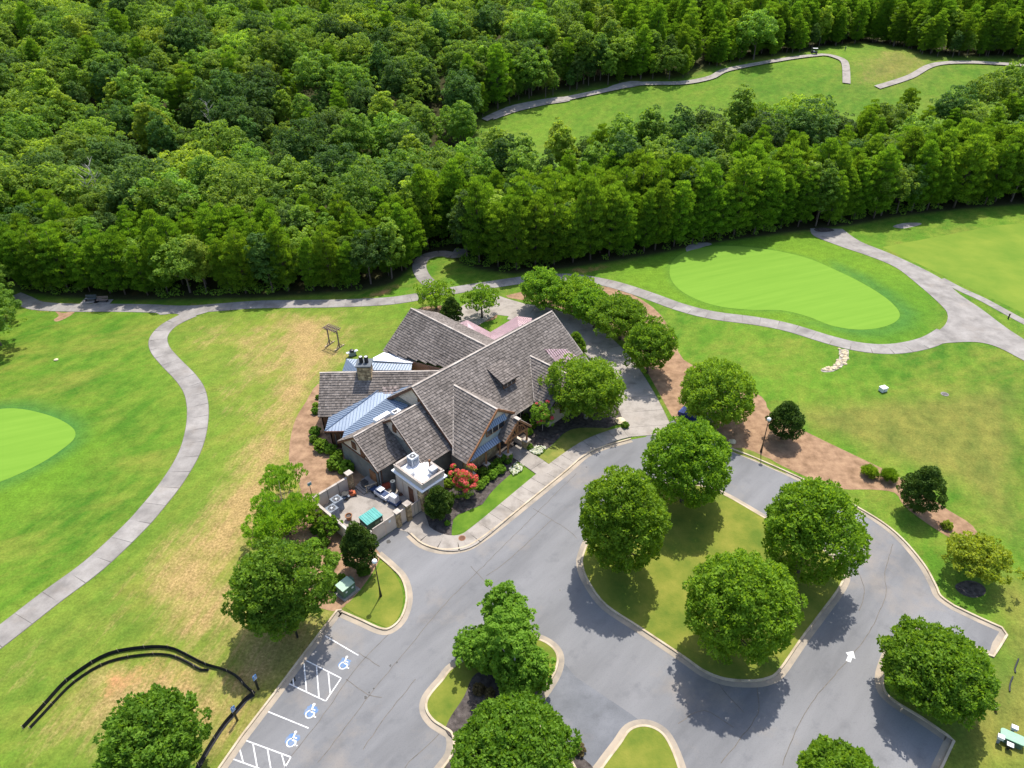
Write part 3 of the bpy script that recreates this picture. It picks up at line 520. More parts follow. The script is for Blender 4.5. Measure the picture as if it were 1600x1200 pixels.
# asphalt seams and cracks
b = MB()
for q in [[(8.04, 67.07), (2.05, 59.26), (-3.13, 52.5), (-7.66, 46.59), (-10.48, 42.08), (-13.02, 38.01), (-15.67, 33.16), (-17.3, 30.43)], [(-10.91, 45.86), (-15.18, 40.05), (-17.69, 34.66), (-20.03, 30.46)], [(2.34, 60.97), (4.47, 59.0), (6.46, 57.11), (7.44, 55.6)], [(4.47, 59.0), (-0.28, 53.37), (-3.09, 50.71)], [(-4.89, 52.08), (-3.43, 50.28), (-2.02, 48.54)], [(42.87, 54.43), (39.89, 49.91), (38.89, 47.39), (35.44, 43.14), (31.91, 39.97), (26.09, 34.89), (22.14, 29.86)], [(22.43, 38.1), (21.79, 34.95), (19.69, 32.64), (16.77, 29.94)], [(18.76, 37.83), (19.53, 36.22), (20.75, 34.37)], [(37.42, 52.65), (36.98, 48.25), (34.96, 45.05)], [(-8.53, 35.12), (-6.68, 33.61), (-9.21, 30.84), (-10.03, 28.76)], [(-15.42, 41.45), (-12.66, 39.67)], [(-16.13, 38.59), (-13.77, 37.06), (-12.23, 36.72)], [(-9.48, 38.61), (-11.47, 35.47), (-13.68, 31.45)], [(14.35, 33.87), (16.9, 35.03), (19.29, 33.22)]]:
    p = resample(spline(q, 5), .7); p = [(x+rnd.uniform(-.05, .05), y+rnd.uniform(-.05, .05)) for x, y in p]; sweep(b, p, [(.035, .010), (-.035, .010)])
structure(b.build('asphalt_seams', 'joint'))
b = MB()
for x, y, r_ in [(-21.09, 38.6, 0.28), (-13.32, 37.63, 0.1), (-13.68, 37.25, 0.1), (-13.95, 36.75, 0.16), (9.47, 68.28, 0.1), (-14.48, 55.93, 0.3), (4.79, 48.67, 0.12), (-12.09, 40.0, 0.12), (-11.52, 40.34, 0.12)]: b.sheet([(x+r_*math.cos(t)*rnd.uniform(.6, 1.1), y+r_*1.3*math.sin(t)*rnd.uniform(.6, 1.1)) for t in [k*math.pi/5 for k in range(10)]], .0105)
structure(b.build('oil_spots', 'black'))
# ------------------------------------------------------------ clubhouse
AO = (-12.76, 73.21); AU = (math.cos(R(46)), math.sin(R(46))); AV = (math.cos(R(-44)), math.sin(R(-44)))
def fr(a, b_, z=0.): return Vector((AO[0]+a*AU[0]+b_*AV[0], AO[1]+a*AU[1]+b_*AV[1], z))
house = thing('clubhouse', 'sprawling clubhouse with weathered shingle gables and blue metal roofs', 'building', loc=(0, 0, 0))
def plane_z(pts):
    p0, p1, p2 = [Vector(p) for p in pts[:3]]; n = (p1-p0).cross(p2-p0).normalized(); n = n if n.z > 0 else -n
    return n, p0
def clip_rows(pts2, v):
    xs_ = []
    for i_ in range(len(pts2)):
        (x1, y1), (x2, y2) = pts2[i_-1], pts2[i_]
        if (y1 > v) != (y2 > v): xs_.append(x1+(x2-x1)*(v-y1)/(y2-y1))
    xs_.sort(); return list(zip(xs_[::2], xs_[1::2]))
def shingle_roof(name, pts, mat='shingle', th=.2, label=None, parent=None):
    """a roof slope: slab, overlapping shingles course by course"""
    parent = parent or house
    n, p0 = plane_z(pts); h = Vector((0, 0, 1)).cross(n).normalized(); s_ = n.cross(h).normalized()
    if s_.z < 0: s_ = -s_; h = -h
    slab = MB().slab(pts, th).build(name, 'roofbase', parent, label=label)
    P2 = [((Vector(p)-p0).dot(h), (Vector(p)-p0).dot(s_)) for p in pts]
    v0 = min(q[1] for q in P2); v1 = max(q[1] for q in P2); ex = .385; m_ = MB(); v = v0+.01; r_ = random.Random(len(pts)*17+int(abs(v1)*100))
    while v < v1-.03:
        vm = min(v+ex*.5, v1-.01)
        for a, b_ in clip_rows(P2, vm):
            u_ = a; 
            while u_ < b_-.04:
                wd = min(r_.uniform(.16, .4), b_-u_); jz = r_.uniform(0, .014); t_ = min(1, max(0, r_.gauss(.45, .21)+(.5 if r_.random() < .045 else 0)))
                j = r_.uniform(-.02, .02); lo = p0+s_*(v+j)+h*(u_+.006); e = h*(wd-.012); up = s_*(min(ex*1.05, v1-v)-j)
                A_ = lo+n*(.095+jz*2); B_ = A_+e; C_ = B_+up-n*.07; D_ = A_+up-n*.07; E_ = lo+n*.002; G_ = E_+e
                m_.add([A_, B_, C_, D_, E_, G_], [(0, 1, 2, 3) if h.cross(s_).dot(n) > 0 else (3, 2, 1, 0), (4, 5, 1, 0) if h.cross(s_).dot(n) > 0 else (0, 1, 5, 4)], t_); u_ += wd
        v += ex
    m_.build('shingles', mat, slab, stuff=True)
    return slab
def metal_roof(name, pts, mat='blue_metal', seam='seam', sdir=None, sp=.42, th=.14, label=None):
    n, p0 = plane_z(pts)
    s_ = Vector((-n.x*n.z, -n.y*n.z, 1-n.z*n.z)).normalized() if sdir is None else (Vector(sdir)-n*Vector(sdir).dot(n)).normalized()
    h = s_.cross(n).normalized()
    slab = MB().slab(pts, th).build(name, mat, house, label=label)
    P2 = [((Vector(p)-p0).dot(s_), (Vector(p)-p0).dot(h)) for p in pts]; v = min(q[1] for q in P2)+.08; v1 = max(q[1] for q in P2); m_ = MB()
    while v < v1:
        for a, b_ in clip_rows(P2, v):
            if b_-a > .15:
                A_ = p0+s_*a+h*v; B_ = p0+s_*b_+h*v; w_ = h*.028
                m_.add([A_-w_, A_+w_, B_+w_, B_-w_, A_-w_+n*.05, A_+w_+n*.05, B_+w_+n*.05, B_-w_+n*.05], [(4, 5, 6, 7), (0, 4, 7, 3), (1, 2, 6, 5), (0, 1, 5, 4), (2, 3, 7, 6)])
        v += sp
    m_.build('seams', seam, slab, stuff=True)
    return slab
def wall(name, pts, mat, nrm, th=.15, label=None): return MB().slab(pts, th, nrm).build(name, mat, house, label=label)
def trim(name, a, b_, w_, h, mat='cap', parent=None): return MB().bar(a, b_, w_, h).build(name, mat, parent or house)
def gable_wall(a0, pts_b_z, nrm, mat, name='gable_wall'): return wall(name, [fr(a0, b_, z) for b_, z in pts_b_z], mat, nrm)
NSW = -Vector((*AU, 0)); NSE = Vector((*AV, 0)); NNE = -NSW; NNW = -NSE
kA = .7875
def zA(b_): return 9.6-kA*abs(b_)
# block A: long main roof
m_main = shingle_roof('roof', [fr(0, 0, 9.6), fr(27.3, 0, 9.6), fr(27.3, 7.9, zA(7.9)), fr(23.0, 7.9, zA(7.9)), fr(18.75, 3.3, zA(3.3)), fr(14.6, 7.9, zA(7.9)), fr(8.0, 7.9, zA(7.9)), fr(8.5, 5.4, zA(5.4)), fr(5.4, 1.9, zA(1.9)), fr(-.5, 7.95, zA(7.95)), fr(0, 7.5, zA(7.5))], label='long main roof slope facing the car park')
shingle_roof('roof', [fr(0, 0, 9.6), fr(27.3, 0, 9.6), fr(27.3, -6.9, 4.17), fr(0, -6.9, 4.17)], label='rear slope of the main roof')
trim('ridge_cap', fr(-.05, 0, 9.66), fr(27.35, 0, 9.66), .28, .1, parent=m_main)
for sgn, bb in ((1, 7.6), (-1, 6.95)):
    trim('fascia', fr(-.06, 0, 9.45), fr(-.06, sgn*bb, zA(bb)-.15), .1, .36, 'brown', m_main)
    trim('rake_board', fr(-.02, 0, 9.67), fr(-.02, sgn*bb, zA(bb)+.07), .16, .06, 'cap', m_main)
    trim('rake_board', fr(27.3, 0, 9.67), fr(27.3, sgn*bb, zA(bb)+.07), .16, .06, 'cap', m_main)
trim('gutter', fr(8.4, 8.0, zA(7.9)-.05), fr(14.6, 8.0, zA(7.9)-.05), .14, .14, 'cap', m_main)
# left gable wall of A: cream upper, grey lower
gable_wall(.22, [(0, 9.3), (3.9, 6.3), (-3.9, 6.3)], NSW, 'cream')
gable_wall(.17, [(3.9, 6.28), (7.2, 3.7), (7.2, 0), (-6.4, 0), (-6.4, 4.3), (-3.9, 6.28)], NSW, 'greysiding', 'wall')
gable_wall(26.8, [(0, 9.3), (6.9, 3.9), (6.9, 0), (-6.4, 0), (-6.4, 4.3)], NNE, 'beigewall')
wall('wall', [fr(.5, -6.4, 0), fr(26.8, -6.4, 0), fr(26.8, -6.4, 4.4), fr(.5, -6.4, 4.4)], 'beigewall', NNW)
wall('wall', [fr(8.4, 6.7, 0), fr(26.8, 6.7, 0), fr(26.8, 6.7, 4.2), fr(8.4, 6.7, 4.2)], 'greysiding', NSE)
def window(a, b_, z, wd, ht, nrm, along, frame='brown', louvre=True, name='window', panes=1):
    """window on a wall: centre a,b,z in the house frame"""
    c = fr(a, b_, z); al = Vector((*along, 0)); n_ = Vector(nrm); up = Vector((0, 0, 1)); w_ = MB()
    for s_, t_ in ((-1, 0), (1, 0), (0, -1), (0, 1)):
        if s_: w_.bar(c+al*s_*wd/2-up*ht/2, c+al*s_*wd/2+up*ht/2, .1, .1)
        else: w_.bar(c+up*t_*ht/2-al*wd/2, c+up*t_*ht/2+al*wd/2, .1, .1)
    f_ = w_.build(name, frame, house)
    for k in range(panes):
        x0 = -wd/2+wd*k/panes+.03; x1 = -wd/2+wd*(k+1)/panes-.03
        MB().slab([c+al*x0-up*(ht/2-.03)+n_*.02, c+al*x1-up*(ht/2-.03)+n_*.02, c+al*x1+up*(ht/2-.03)+n_*.02, c+al*x0+up*(ht/2-.03)+n_*.02], .04, n_).build('pane', 'brown' if louvre else 'glass', f_)
        if k and not louvre: MB().bar(c+al*(x0-.03)-up*ht/2+n_*.03, c+al*(x0-.03)+up*ht/2+n_*.03, .08).build('mullion', 'cream', f_)
    if louvre:
        q = MB()
        for k in range(5): zz = -ht/2+ht*(k+.7)/5.4; q.bar(c+al*(-wd/2+.06)+up*zz+n_*.05, c+al*(wd/2-.06)+up*zz+n_*.05, .05, .04)
        q.build('louvre_slats', 'timber', f_, stuff=True)
    return f_
window(.12, 1.1, 7.5, .7, 1.2, NSW, AV)
# block B: front cross gable
kB = .76; zB = 8.1
b_roof = shingle_roof('roof', [fr(5.35, 1.9, zB), fr(5.35, 9.95, zB), fr(-.85, 10.6, zB-kB*6.2), fr(-.85, 8.1, zB-kB*6.2)], label='steep slope of the front cross gable beside the red shrub')
shingle_roof('roof', [fr(5.35, 1.9, zB), fr(5.35, 9.95, zB), fr(8.55, 9.75, zB-kB*3.2), fr(8.55, 5.4, zB-kB*3.2)], label='short slope of the front cross gable')
trim('ridge_cap', fr(5.35, 1.9, zB+.06), fr(5.35, 10., zB+.06), .26, .1, parent=b_roof)
trim('valley_flashing', fr(5.35, 1.9, zB+.07), fr(-.7, 8.0, zB-kB*6.05+.07), .20, .05, parent=b_roof)
trim('rake_board', fr(5.35, 10., zB+.03), fr(-.85, 10.65, zB-kB*6.2+.03), .16, .28, 'timber', b_roof)
trim('rake_board', fr(5.35, 10., zB+.03), fr(8.6, 9.8, zB-kB*3.2+.03), .16, .28, 'timber', b_roof)
wall('gable_wall', [fr(5.35, 9.65, zB-.2), fr(8.3, 9.65, 5.75), fr(2.4, 9.65, 5.75)], 'cream', NSE)
wall('wall', [fr(2.2, 9.7, 5.73), fr(8.4, 9.7, 5.73), fr(8.4, 9.7, 3.2), fr(-.3, 9.7, 3.2), fr(-.3, 9.7, 3.85)], 'bluesiding', NSE)
wall('wall', [fr(-.2, 9.1, 0), fr(6.0, 9.1, 0), fr(6.0, 9.1, 3.3), fr(-.2, 9.1, 3.3)], 'stone', NSE)
wall('wall', [fr(-.2, 7, 0), fr(-.2, 9.1, 0), fr(-.2, 9.1, 3.4), fr(-.2, 7, 3.4)], 'greysiding', NSW)
window(5.1, 9.75, 5.2, 3.2, 1.0, NSE, AU, 'timber', False, panes=3)
metal_roof('window_awning', [fr(3.3, 9.72, 6.6), fr(6.9, 9.72, 6.6), fr(6.8, 10.15, 5.95), fr(3.2, 10.15, 5.95)], sp=.32, th=.06, label='blue striped awning over the gable window')
for a in (3.3, 5.1, 6.9): trim('awning_bracket', fr(a, 9.8, 5.7), fr(a, 10.1, 5.95), .07, .07, 'timber')
metal_roof('porch_awning', [fr(-.3, 9.75, 3.75), fr(5.6, 9.75, 3.75), fr(5.6, 10.45, 3.25), fr(-.5, 10.45, 3.25)], sp=.36, label='narrow blue metal porch roof under the gable')
for a in (.2, 2.8, 5.3):
    trim('porch_post', fr(a, 10.25, .9), fr(a, 10.25, 3.1), .22, .22, 'timber')
def stonework(b_, c0, d, rz, n=40, seed=1):
    """irregular faced stones proud of a block"""
    r_ = random.Random(seed); ca, sa = math.cos(rz), math.sin(rz)
    for fx, fy, L_ in ((0, 1, d[0]), (0, -1, d[0]), (1, 0, d[1]), (-1, 0, d[1])):
        z = .0
        while z < d[2]-.05:
            hh = min(r_.uniform(.16, .34), d[2]-z); x = -L_/2
            while x < L_/2-.04:
                ww = min(r_.uniform(.2, .55), L_/2-x); xm = x+ww/2
                X_, Y_ = (xm, fy*d[1]/2) if fy else (fx*d[0]/2, xm)
                s_ = (ww-.035, .09+r_.uniform(0, .05), hh-.035) if fy else (.09+r_.uniform(0, .05), ww-.035, hh-.035)
                b_.box((c0[0]+X_*ca-Y_*sa, c0[1]+X_*sa+Y_*ca, c0[2]+z+hh/2), s_, rz, r_.random()); x += ww
            z += hh
def pillar(a, b_, d, z0=0., cap=True, name='stone_pillar', seed=1):
    c = fr(a, b_, z0); p = MB().box((c.x, c.y, z0+d[2]/2), d, R(46)).build(name, 'mortar', house)
    q = MB(); stonework(q, (c.x, c.y, z0), d, R(46), seed=seed); q.build('stones', 'stone', p, stuff=True)
    if cap: MB().box((c.x, c.y, z0+d[2]+.05), (d[0]+.22, d[1]+.22, .1), R(46)).build('pillar_cap', 'cap', p)
    return p
for k, a in enumerate((.2, 2.8, 5.3)): pillar(a, 10.25, (.55, .55, .95), seed=k+3)
# portico
pz, pe, pb0, pb1 = 5.9, 3.5, 8.2, 11.35
port = shingle_roof('portico_roof', [fr(7.75, pb0, pz), fr(7.75, pb1, pz), fr(5.35, pb1, pe), fr(5.35, pb0, pe)], label='steep little gable roof over the entrance')
shingle_roof('portico_roof', [fr(7.75, pb0, pz), fr(7.75, pb1, pz), fr(10.15, pb1, pe), fr(10.15, pb0, pe)])
MB().box(tuple(fr(7.75, 11.1, pz+.08)), (.5, .9, .12), R(46)).build('ridge_cap', 'cap', port)
tb = MB()
tb.bar(fr(7.75, 11.3, pz-.1), fr(5.3, 11.3, pe-.1), .2, .26); tb.bar(fr(7.75, 11.3, pz-.1), fr(10.2, 11.3, pe-.1), .2, .26)
tb.build('truss_rafter', 'timber', port)
trim('truss_beam', fr(5.9, 11.2, 3.5), fr(9.6, 11.2, 3.5), .2, .28, 'timber', port)
trim('king_post', fr(7.75, 11.2, 3.5), fr(7.75, 11.2, pz-.2), .2, .2, 'timber', port)
q = MB()
for i_ in range(8):
    t0, t1 = math.pi*i_/8, math.pi*(i_+1)/8; q.bar(fr(7.75-1.35*math.cos(t0), 11.22, 3.5+1.35*math.sin(t0)), fr(7.75-1.35*math.cos(t1), 11.22, 3.5+1.35*math.sin(t1)), .15, .15)
q.build('curved_brace', 'timber', port)
for s_ in (-1, 1):
    for x in (.45, .9): trim('truss_strut', fr(7.75+s_*x*.6, 11.18, 3.5), fr(7.75+s_*x*1.3, 11.18, 5.0-x*.2), .1, .1, 'timber', port)
    for b_ in (11.1, 9.2):
        trim('portico_post', fr(7.75+s_*1.8, b_, 1.1), fr(7.75+s_*1.8, b_, 3.4), .26, .26, 'timber')
        trim('portico_brace', fr(7.75+s_*1.8, b_, 2.4), fr(7.75+s_*1.0, b_, 3.4), .16, .16, 'timber')
    pillar(7.75+s_*1.8, 11.0, (.75, .75, 1.3), seed=9+s_)
    trim('side_beam', fr(7.75+s_*1.8, 8.4, 3.42), fr(7.75+s_*1.8, 11.2, 3.42), .2, .24, 'timber', port)
trim('low_wall', fr(9.5, 8.9, .5), fr(9.5, 10.4, .5), .35, .9, 'cream')
# dormer on the main slope
dr = shingle_roof('dormer_roof', [fr(11.15, 2.15, zA(2.15)+.08), fr(14.2, 2.15, zA(2.15)+.08), fr(14.2, 5.35, 6.75), fr(11.15, 5.35, 6.75)], label='shed dormer roof on the main slope')
wall('dormer_wall', [fr(11.35, 4.95, zA(4.95)), fr(14.0, 4.95, zA(4.95)), fr(14.0, 4.95, 6.75), fr(11.35, 4.95, 6.75)], 'greysiding', NSE)
for a, nn in ((11.35, NSW), (14.0, NNE)): wall('dormer_cheek', [fr(a, 4.95, zA(4.95)), fr(a, 4.95, 6.7), fr(a, 2.3, zA(2.3))], 'greysiding', nn)
window(12.68, 5.02, 6.2, 2.3, .72, NSE, AU, 'timber', False, 'dormer_window', 3)
# block D: right cross gable (mostly behind the tree)
zD = zA(3.3); d_roof = shingle_roof('roof', [fr(18.75, 3.3, zD), fr(18.75, 10.9, zD), fr(14.4, 10.9, zD-kA*4.35), fr(14.4, 8.1, zD-kA*4.35)], label='slope of the right cross gable behind the big tree')
shingle_roof('roof', [fr(18.75, 3.3, zD), fr(18.75, 10.9, zD), fr(23.1, 10.9, zD-kA*4.35), fr(23.1, 8.1, zD-kA*4.35)])
trim('ridge_cap', fr(18.75, 3.3, zD+.06), fr(18.75, 10.95, zD+.06), .26, .1, parent=d_roof)
trim('valley_flashing', fr(18.75, 3.3, zD+.06), fr(14.5, 8.0, zD-kA*4.25+.06), .2, .05, parent=d_roof)
wall('gable_wall', [fr(18.75, 10.3, zD-.2), fr(22.7, 10.3, 3.6), fr(22.7, 10.3, 0), fr(14.8, 10.3, 0), fr(14.8, 10.3, 3.6)], 'beigewall', NSE)
wall('wall', [fr(14.8, 6.8, 0), fr(14.8, 10.3, 0), fr(14.8, 10.3, 3.3), fr(14.8, 6.8, 3.3)], 'greysiding', NSW)
window(18.75, 10.4, 2.0, 3.0, 1.5, NSE, AU, 'brown', False, panes=3)
for a in (10.9, 12.9): window(a, 6.8, 1.7, 1.2, 1.6, NSE, AU, 'brown', False, panes=2)
pk = fr(21.6, 3.3, 7.0)
metal_roof('side_roof', [fr(21.6, 3.5, zA(3.5)+.12), fr(24.9, 4.75, zA(4.75)+.12), fr(26.3, 6.9, zA(6.9)+.3), fr(22.0, 5.6, zA(5.6)+.15)], 'pink_metal', 'pinkseam', sp=.4, label='small faded red metal roof beside the big tree')
# block H and J: stepped gables to the left
hz, hb = 7.7, 1.2; h_roof = shingle_roof('roof', [fr(-4.6, hb, hz), fr(.45, hb, hz), fr(.45, 7.0, hz-.76*5.8), fr(-4.6, 7.0, hz-.76*5.8)], label='middle stepped gable roof')
shingle_roof('roof', [fr(-4.6, hb, hz), fr(.45, hb, hz), fr(.45, -2.2, hz-.76*3.4), fr(-4.6, -2.2, hz-.76*3.4)])
jz, jb = 6.3, -.9; j_roof = shingle_roof('roof', [fr(-9.0, jb, jz), fr(-4.2, jb, jz), fr(-4.2, 3.45, jz-.72*4.35), fr(-9.0, 3.45, jz-.72*4.35)], label='lowest stepped gable roof beside the service yard')
shingle_roof('roof', [fr(-9.0, jb, jz), fr(-4.2, jb, jz), fr(-4.2, -5.0, jz-.72*4.1), fr(-9.0, -5.0, jz-.72*4.1)])
for a0, a1, b0, z0, s1, e1, e2, rf in ((-4.6, .4, hb, hz, .76, 5.8, 3.4, h_roof), (-9.0, -4.2, jb, jz, .72, 4.35, 4.1, j_roof)):
    trim('ridge_cap', fr(a0-.02, b0, z0+.06), fr(a1, b0, z0+.06), .24, .1, parent=rf)
    for sg, e in ((1, e1), (-1, e2)):
        trim('rake_board', fr(a0-.03, b0, z0+.05), fr(a0-.03, b0+sg*e, z0-s1*e+.05), .14, .05, 'cap', rf)
        trim('fascia', fr(a0-.06, b0, z0-.14), fr(a0-.06, b0+sg*e, z0-s1*e-.14), .1, .3, 'brown', rf)
gable_wall(-4.42, [(hb, 7.45), (hb+2.9, 5.2), (hb-2.9, 5.2)], NSW, 'cream')
gable_wall(-4.42, [(hb+2.9, 5.18), (6.5, 3.6), (6.5, 0), (-2, 0), (-2, 5.18)], NSW, 'greysiding', 'wall')
wall('wall', [fr(-4.15, 6.4, 0), fr(.5, 6.4, 0), fr(.5, 6.4, 3.7), fr(-4.15, 6.4, 3.7)], 'greysiding', NSE)
gable_wall(-8.82, [(jb, 6.05), (jb+3.3, 3.62), (jb-3.3, 3.62)], NSW, 'cream')
gable_wall(-8.82, [(jb+3.3, 3.6), (2.85, 3.2), (2.85, 0), (-4.5, 0), (-4.5, 3.2), (jb-3.3, 3.6)], NSW, 'greysiding', 'wall')
wall('wall', [fr(-8.5, 2.85, 0), fr(-4.15, 2.85, 0), fr(-4.15, 2.85, 3.5), fr(-8.5, 2.85, 3.5)], 'greysiding', NSE)
trim('wall_trim', fr(-8.9, jb-3.4, 3.6), fr(-8.9, jb+3.5, 3.6), .12, .12, 'brown')
window(-4.5, hb+.2, 6.2, .6, .95, NSW, AV)
window(-8.9, jb-.55, 4.55, .75, 1.0, NSW, AV); window(-8.9, jb+1.25, 4.3, .75, .9, NSW, AV)
MB().slab([fr(-8.9, 1.25, .05), fr(-8.9, 2.5, .05), fr(-8.9, 2.5, 2.3), fr(-8.9, 1.25, 2.3)], .08, NSW).build('door', 'timber', house, label='reddish brown double door facing the yard steps')
trim('downspout', fr(-8.6, 3.0, 0), fr(-8.6, 3.0, 3.1), .09, .09, 'cap'); trim('downspout', fr(-8.3, 3.0, 0), fr(-8.3, 3.0, 3.0), .09, .09, 'brown')
trim('downspout', fr(.35, -3.6, 4.2), fr(.35, -3.6, 6.4), .09, .09, 'cap')
# block F: left wing with the chimney, aligned east-west
fz, fy, fk = 6.8, 81.1, .63
f_roof = shingle_roof('roof', [(-26.75, fy, fz), (-9.0, fy, fz), (-9.0, 75.55, fz-fk*5.55), (-26.4, 75.55, fz-fk*5.55)], label='low wing roof with the stone chimney')
shingle_roof('roof', [(-26.75, fy, fz), (-8.0, fy, fz), (-8.0, 85.5, fz-fk*4.4), (-26.75, 85.5, fz-fk*4.4)])
trim('ridge_cap', (-26.8, fy, fz+.05), (-9.6, fy, fz+.05), .24, .08, parent=f_roof)
MB().slab([(-24.9, 80.4, 7.3), (-24.9, 80.4, 7.3), (-24.9, 80.4, 7.3)], .1) if False else None
shingle_roof('roof_patch', [(-17.9, 79.2, 5.66), (-15.6, 79.2, 5.66), (-15.6, 77.9, 4.84), (-17.6, 77.9, 4.84)], 'shingle2', .01, 'paler replaced shingles right of the chimney')
wall('wall', [(-26.1, 76.1, 0), (-26.1, 85.2, 0), (-26.1, 85.2, 4.1), (-26.1, 81.1, 6.6), (-26.1, 76.1, 3.5)], 'greysiding', (-1, 0, 0))
wall('wall', [(-26.1, 76.1, 0), (-22, 76.1, 0), (-22, 76.1, 3.5), (-26.1, 76.1, 3.5)], 'brown', (0, -1, 0))
wall('wall', [(-26.1, 85.2, 0), (-10, 85.2, 0), (-10, 85.2, 4.1), (-26.1, 85.2, 4.1)], 'beigewall', (0, 1, 0))
ch = MB().box((-20.35, 80.85, 6.6), (1.75, 1.6, 3.5)).build('chimney', 'mortar', house)
q = MB(); stonework(q, (-20.35, 80.85, 4.85), (1.75, 1.6, 3.5), 0, seed=5); q.build('stones', 'stone', ch, stuff=True)
MB().box((-20.35, 80.95, 8.43), (2.15, 2.1, .16)).build('chimney_cap', 'slate', ch)
for x in (-20.72, -20.0):
    MB().lathe((x, 81.0, 8.5), [(.28, 0), (.28, .75), (.30, .76), (.30, .95)], 14).build('flue', 'black', ch); MB().lathe((x, 81.0, 9.42), [(.16, 0), (.20, .05)], 12).build('flue_top', 'white', ch)
# block G: blue standing-seam roofs in the inner corner
gx0, gy0, gz, gk = -24.8, 72.45, 3.3, .32
m1 = metal_roof('metal_roof', [(gx0, gy0, gz), (-18.25, 79.0, 5.37), (-24.95, 76.2, 3.3)], label='west facing blue metal slope')
metal_roof('metal_roof', [(gx0, gy0, gz), (-22.2, gy0, gz), (-15.65, 79.0, 5.39), (-12.0, 79.0, 5.39), (-18.25, 79.0, 5.39)], label='south facing blue metal slope')
metal_roof('metal_roof', [(-22.2, gy0, gz), (-22.2, 70.6, gz), (-17.6, 69.6, 4.77), (-13.9, 73.6, 5.95), (-12.7, 79.0, 6.34), (-15.65, 79.0, 5.39)], label='lower blue metal slope running behind the stepped gables')
trim('hip_cap', (gx0, gy0, gz+.05), (-18.25, 79.0, 5.43), .14, .08, 'seam', m1)
trim('fascia', (gx0-.04, gy0-.04, gz-.12), (-22.2, gy0-.04, gz-.12), .1, .24, 'brown', m1)
wall('wall', [(-24.3, 73.0, 0), (-21.9, 73.0, 0), (-21.9, 73.0, 3.3), (-24.3, 73.0, 3.3)], 'brown', (0, -1, 0))
wall('wall', [(-24.3, 73.0, 0), (-24.3, 76.2, 0), (-24.3, 76.2, 3.3), (-24.3, 73.0, 3.3)], 'brown', (-1, 0, 0))
wall('wall', [(-21.8, 70.4, 0), (-21.8, 73.0, 0), (-21.8, 73.0, 3.3), (-21.8, 70.4, 3.3)], 'greysiding', (-1, 0, 0))
for x in (-23.7, -23.0, -22.5): MB().box((x, 72.93, 1.3), (.09, .05, 2.2)).build('pilaster', 'greysiding', house)
dk = MB(); A_, B_ = (-17.61, 70.91, 5.9), (-16.04, 72.65, 5.9); dk.bar(A_, B_, .7, .55); dk.build('roof_duct', 'white_metal', house, label='long white duct on the blue roof')
c_ = (-15.0, 72.24, 6.6); vb = MB().box((c_[0], c_[1], 6.35), (1.1, .8, .5), R(46)).build('roof_vent', 'white_metal', house); MB().box((c_[0]-.1, c_[1]-.1, 6.62), (.6, .4, .04), R(46)).build('vent_opening', 'black', vb)
# block E: large rear-left gable
e0, e1 = (-15.63, 96.51, 8.5), (-3.57, 84.83, 8.5)
ed = (Vector(e1)-Vector(e0)); ed.z = 0; ed.normalize(); en = Vector((ed.y, -ed.x, 0)); en = en if en.y < 0 else -en   # towards the viewer
def eP(s_, t_, k=.80): p = Vector(e0)+ed*s_+en*t_; return Vector((p.x, p.y, 8.5-abs(t_)*k))
e_roof = shingle_roof('roof', [eP(0, 0), eP(19, 0), Vector((-8.06, 83.64, 5.32)), Vector((-14.1, 87.86, 4.38)), eP(0, 6.2)], label='large rear roof slope of the left block')
shingle_roof('roof', [eP(0, 0), eP(19, 0), eP(17, -5.2, .55), eP(0, -5.2, .55)])
trim('ridge_cap', eP(0, 0)+Vector((0, 0, .06)), eP(18.5, 0)+Vector((0, 0, .06)), .26, .1, parent=e_roof)
wall('wall', [eP(.6, 5.6)-Vector((0, 0, 4.02)), eP(5, 5.6)-Vector((0, 0, 4.02)), eP(5, 5.6)-Vector((0, 0, .25)), eP(.6, 5.6)-Vector((0, 0, .25))], 'beigewall', en)
def at0(p, z): return Vector((p.x, p.y, z))
wall('gable_wall', [eP(.6, 0)-Vector((0, 0, .2)), eP(.6, 5.6)-Vector((0, 0, .2)), at0(eP(.6, 5.6), 0), at0(eP(.6, -4.8), 0), eP(.6, -4.8, .55)-Vector((0, 0, .2))], 'beigewall', -ed)
wall('courtyard_wall', [(-15.56, 88.74, 3.77), (-8.44, 83.82, 4.91), (-8.44, 83.82, 1.81), (-15.56, 88.74, 0.67)], 'terra', (-.3, -1, 0), label='terracotta coloured wall under the rear eave')
# rear porch roofs
metal_roof('metal_roof', [(-25.3, 90.3, 3.3), (-15.1, 89.4, 3.3), (-14.6, 84.6, 4.75), (-22.3, 84.9, 4.75)], label='blue metal slope behind the chimney', sdir=(0, -1, .25), mat='skylit_metal')
metal_roof('metal_roof', [(-25.3, 90.3, 3.3), (-22.3, 84.9, 4.75), (-25.2, 84.9, 3.4)], sdir=(1, 0, .2), label='west end of the rear blue metal roof')
MB().slab([(-21.07, 89.77, 3.75), (-19.22, 92.35, 3.5), (-14.32, 89.25, 3.5), (-14.89, 87.76, 4.0), (-20.86, 88.64, 4.0)], .12).build('canopy', 'white_metal', house, label='bright white canopy roof against the rear gable')
for u_ in (0, 1): 
    c_ = [(-19.72, 91.58, 3.4), (-15.58, 89.99, 3.4)][u_]; trim('canopy_post', (c_[0], c_[1], 0), c_, .18, .18, 'timber')
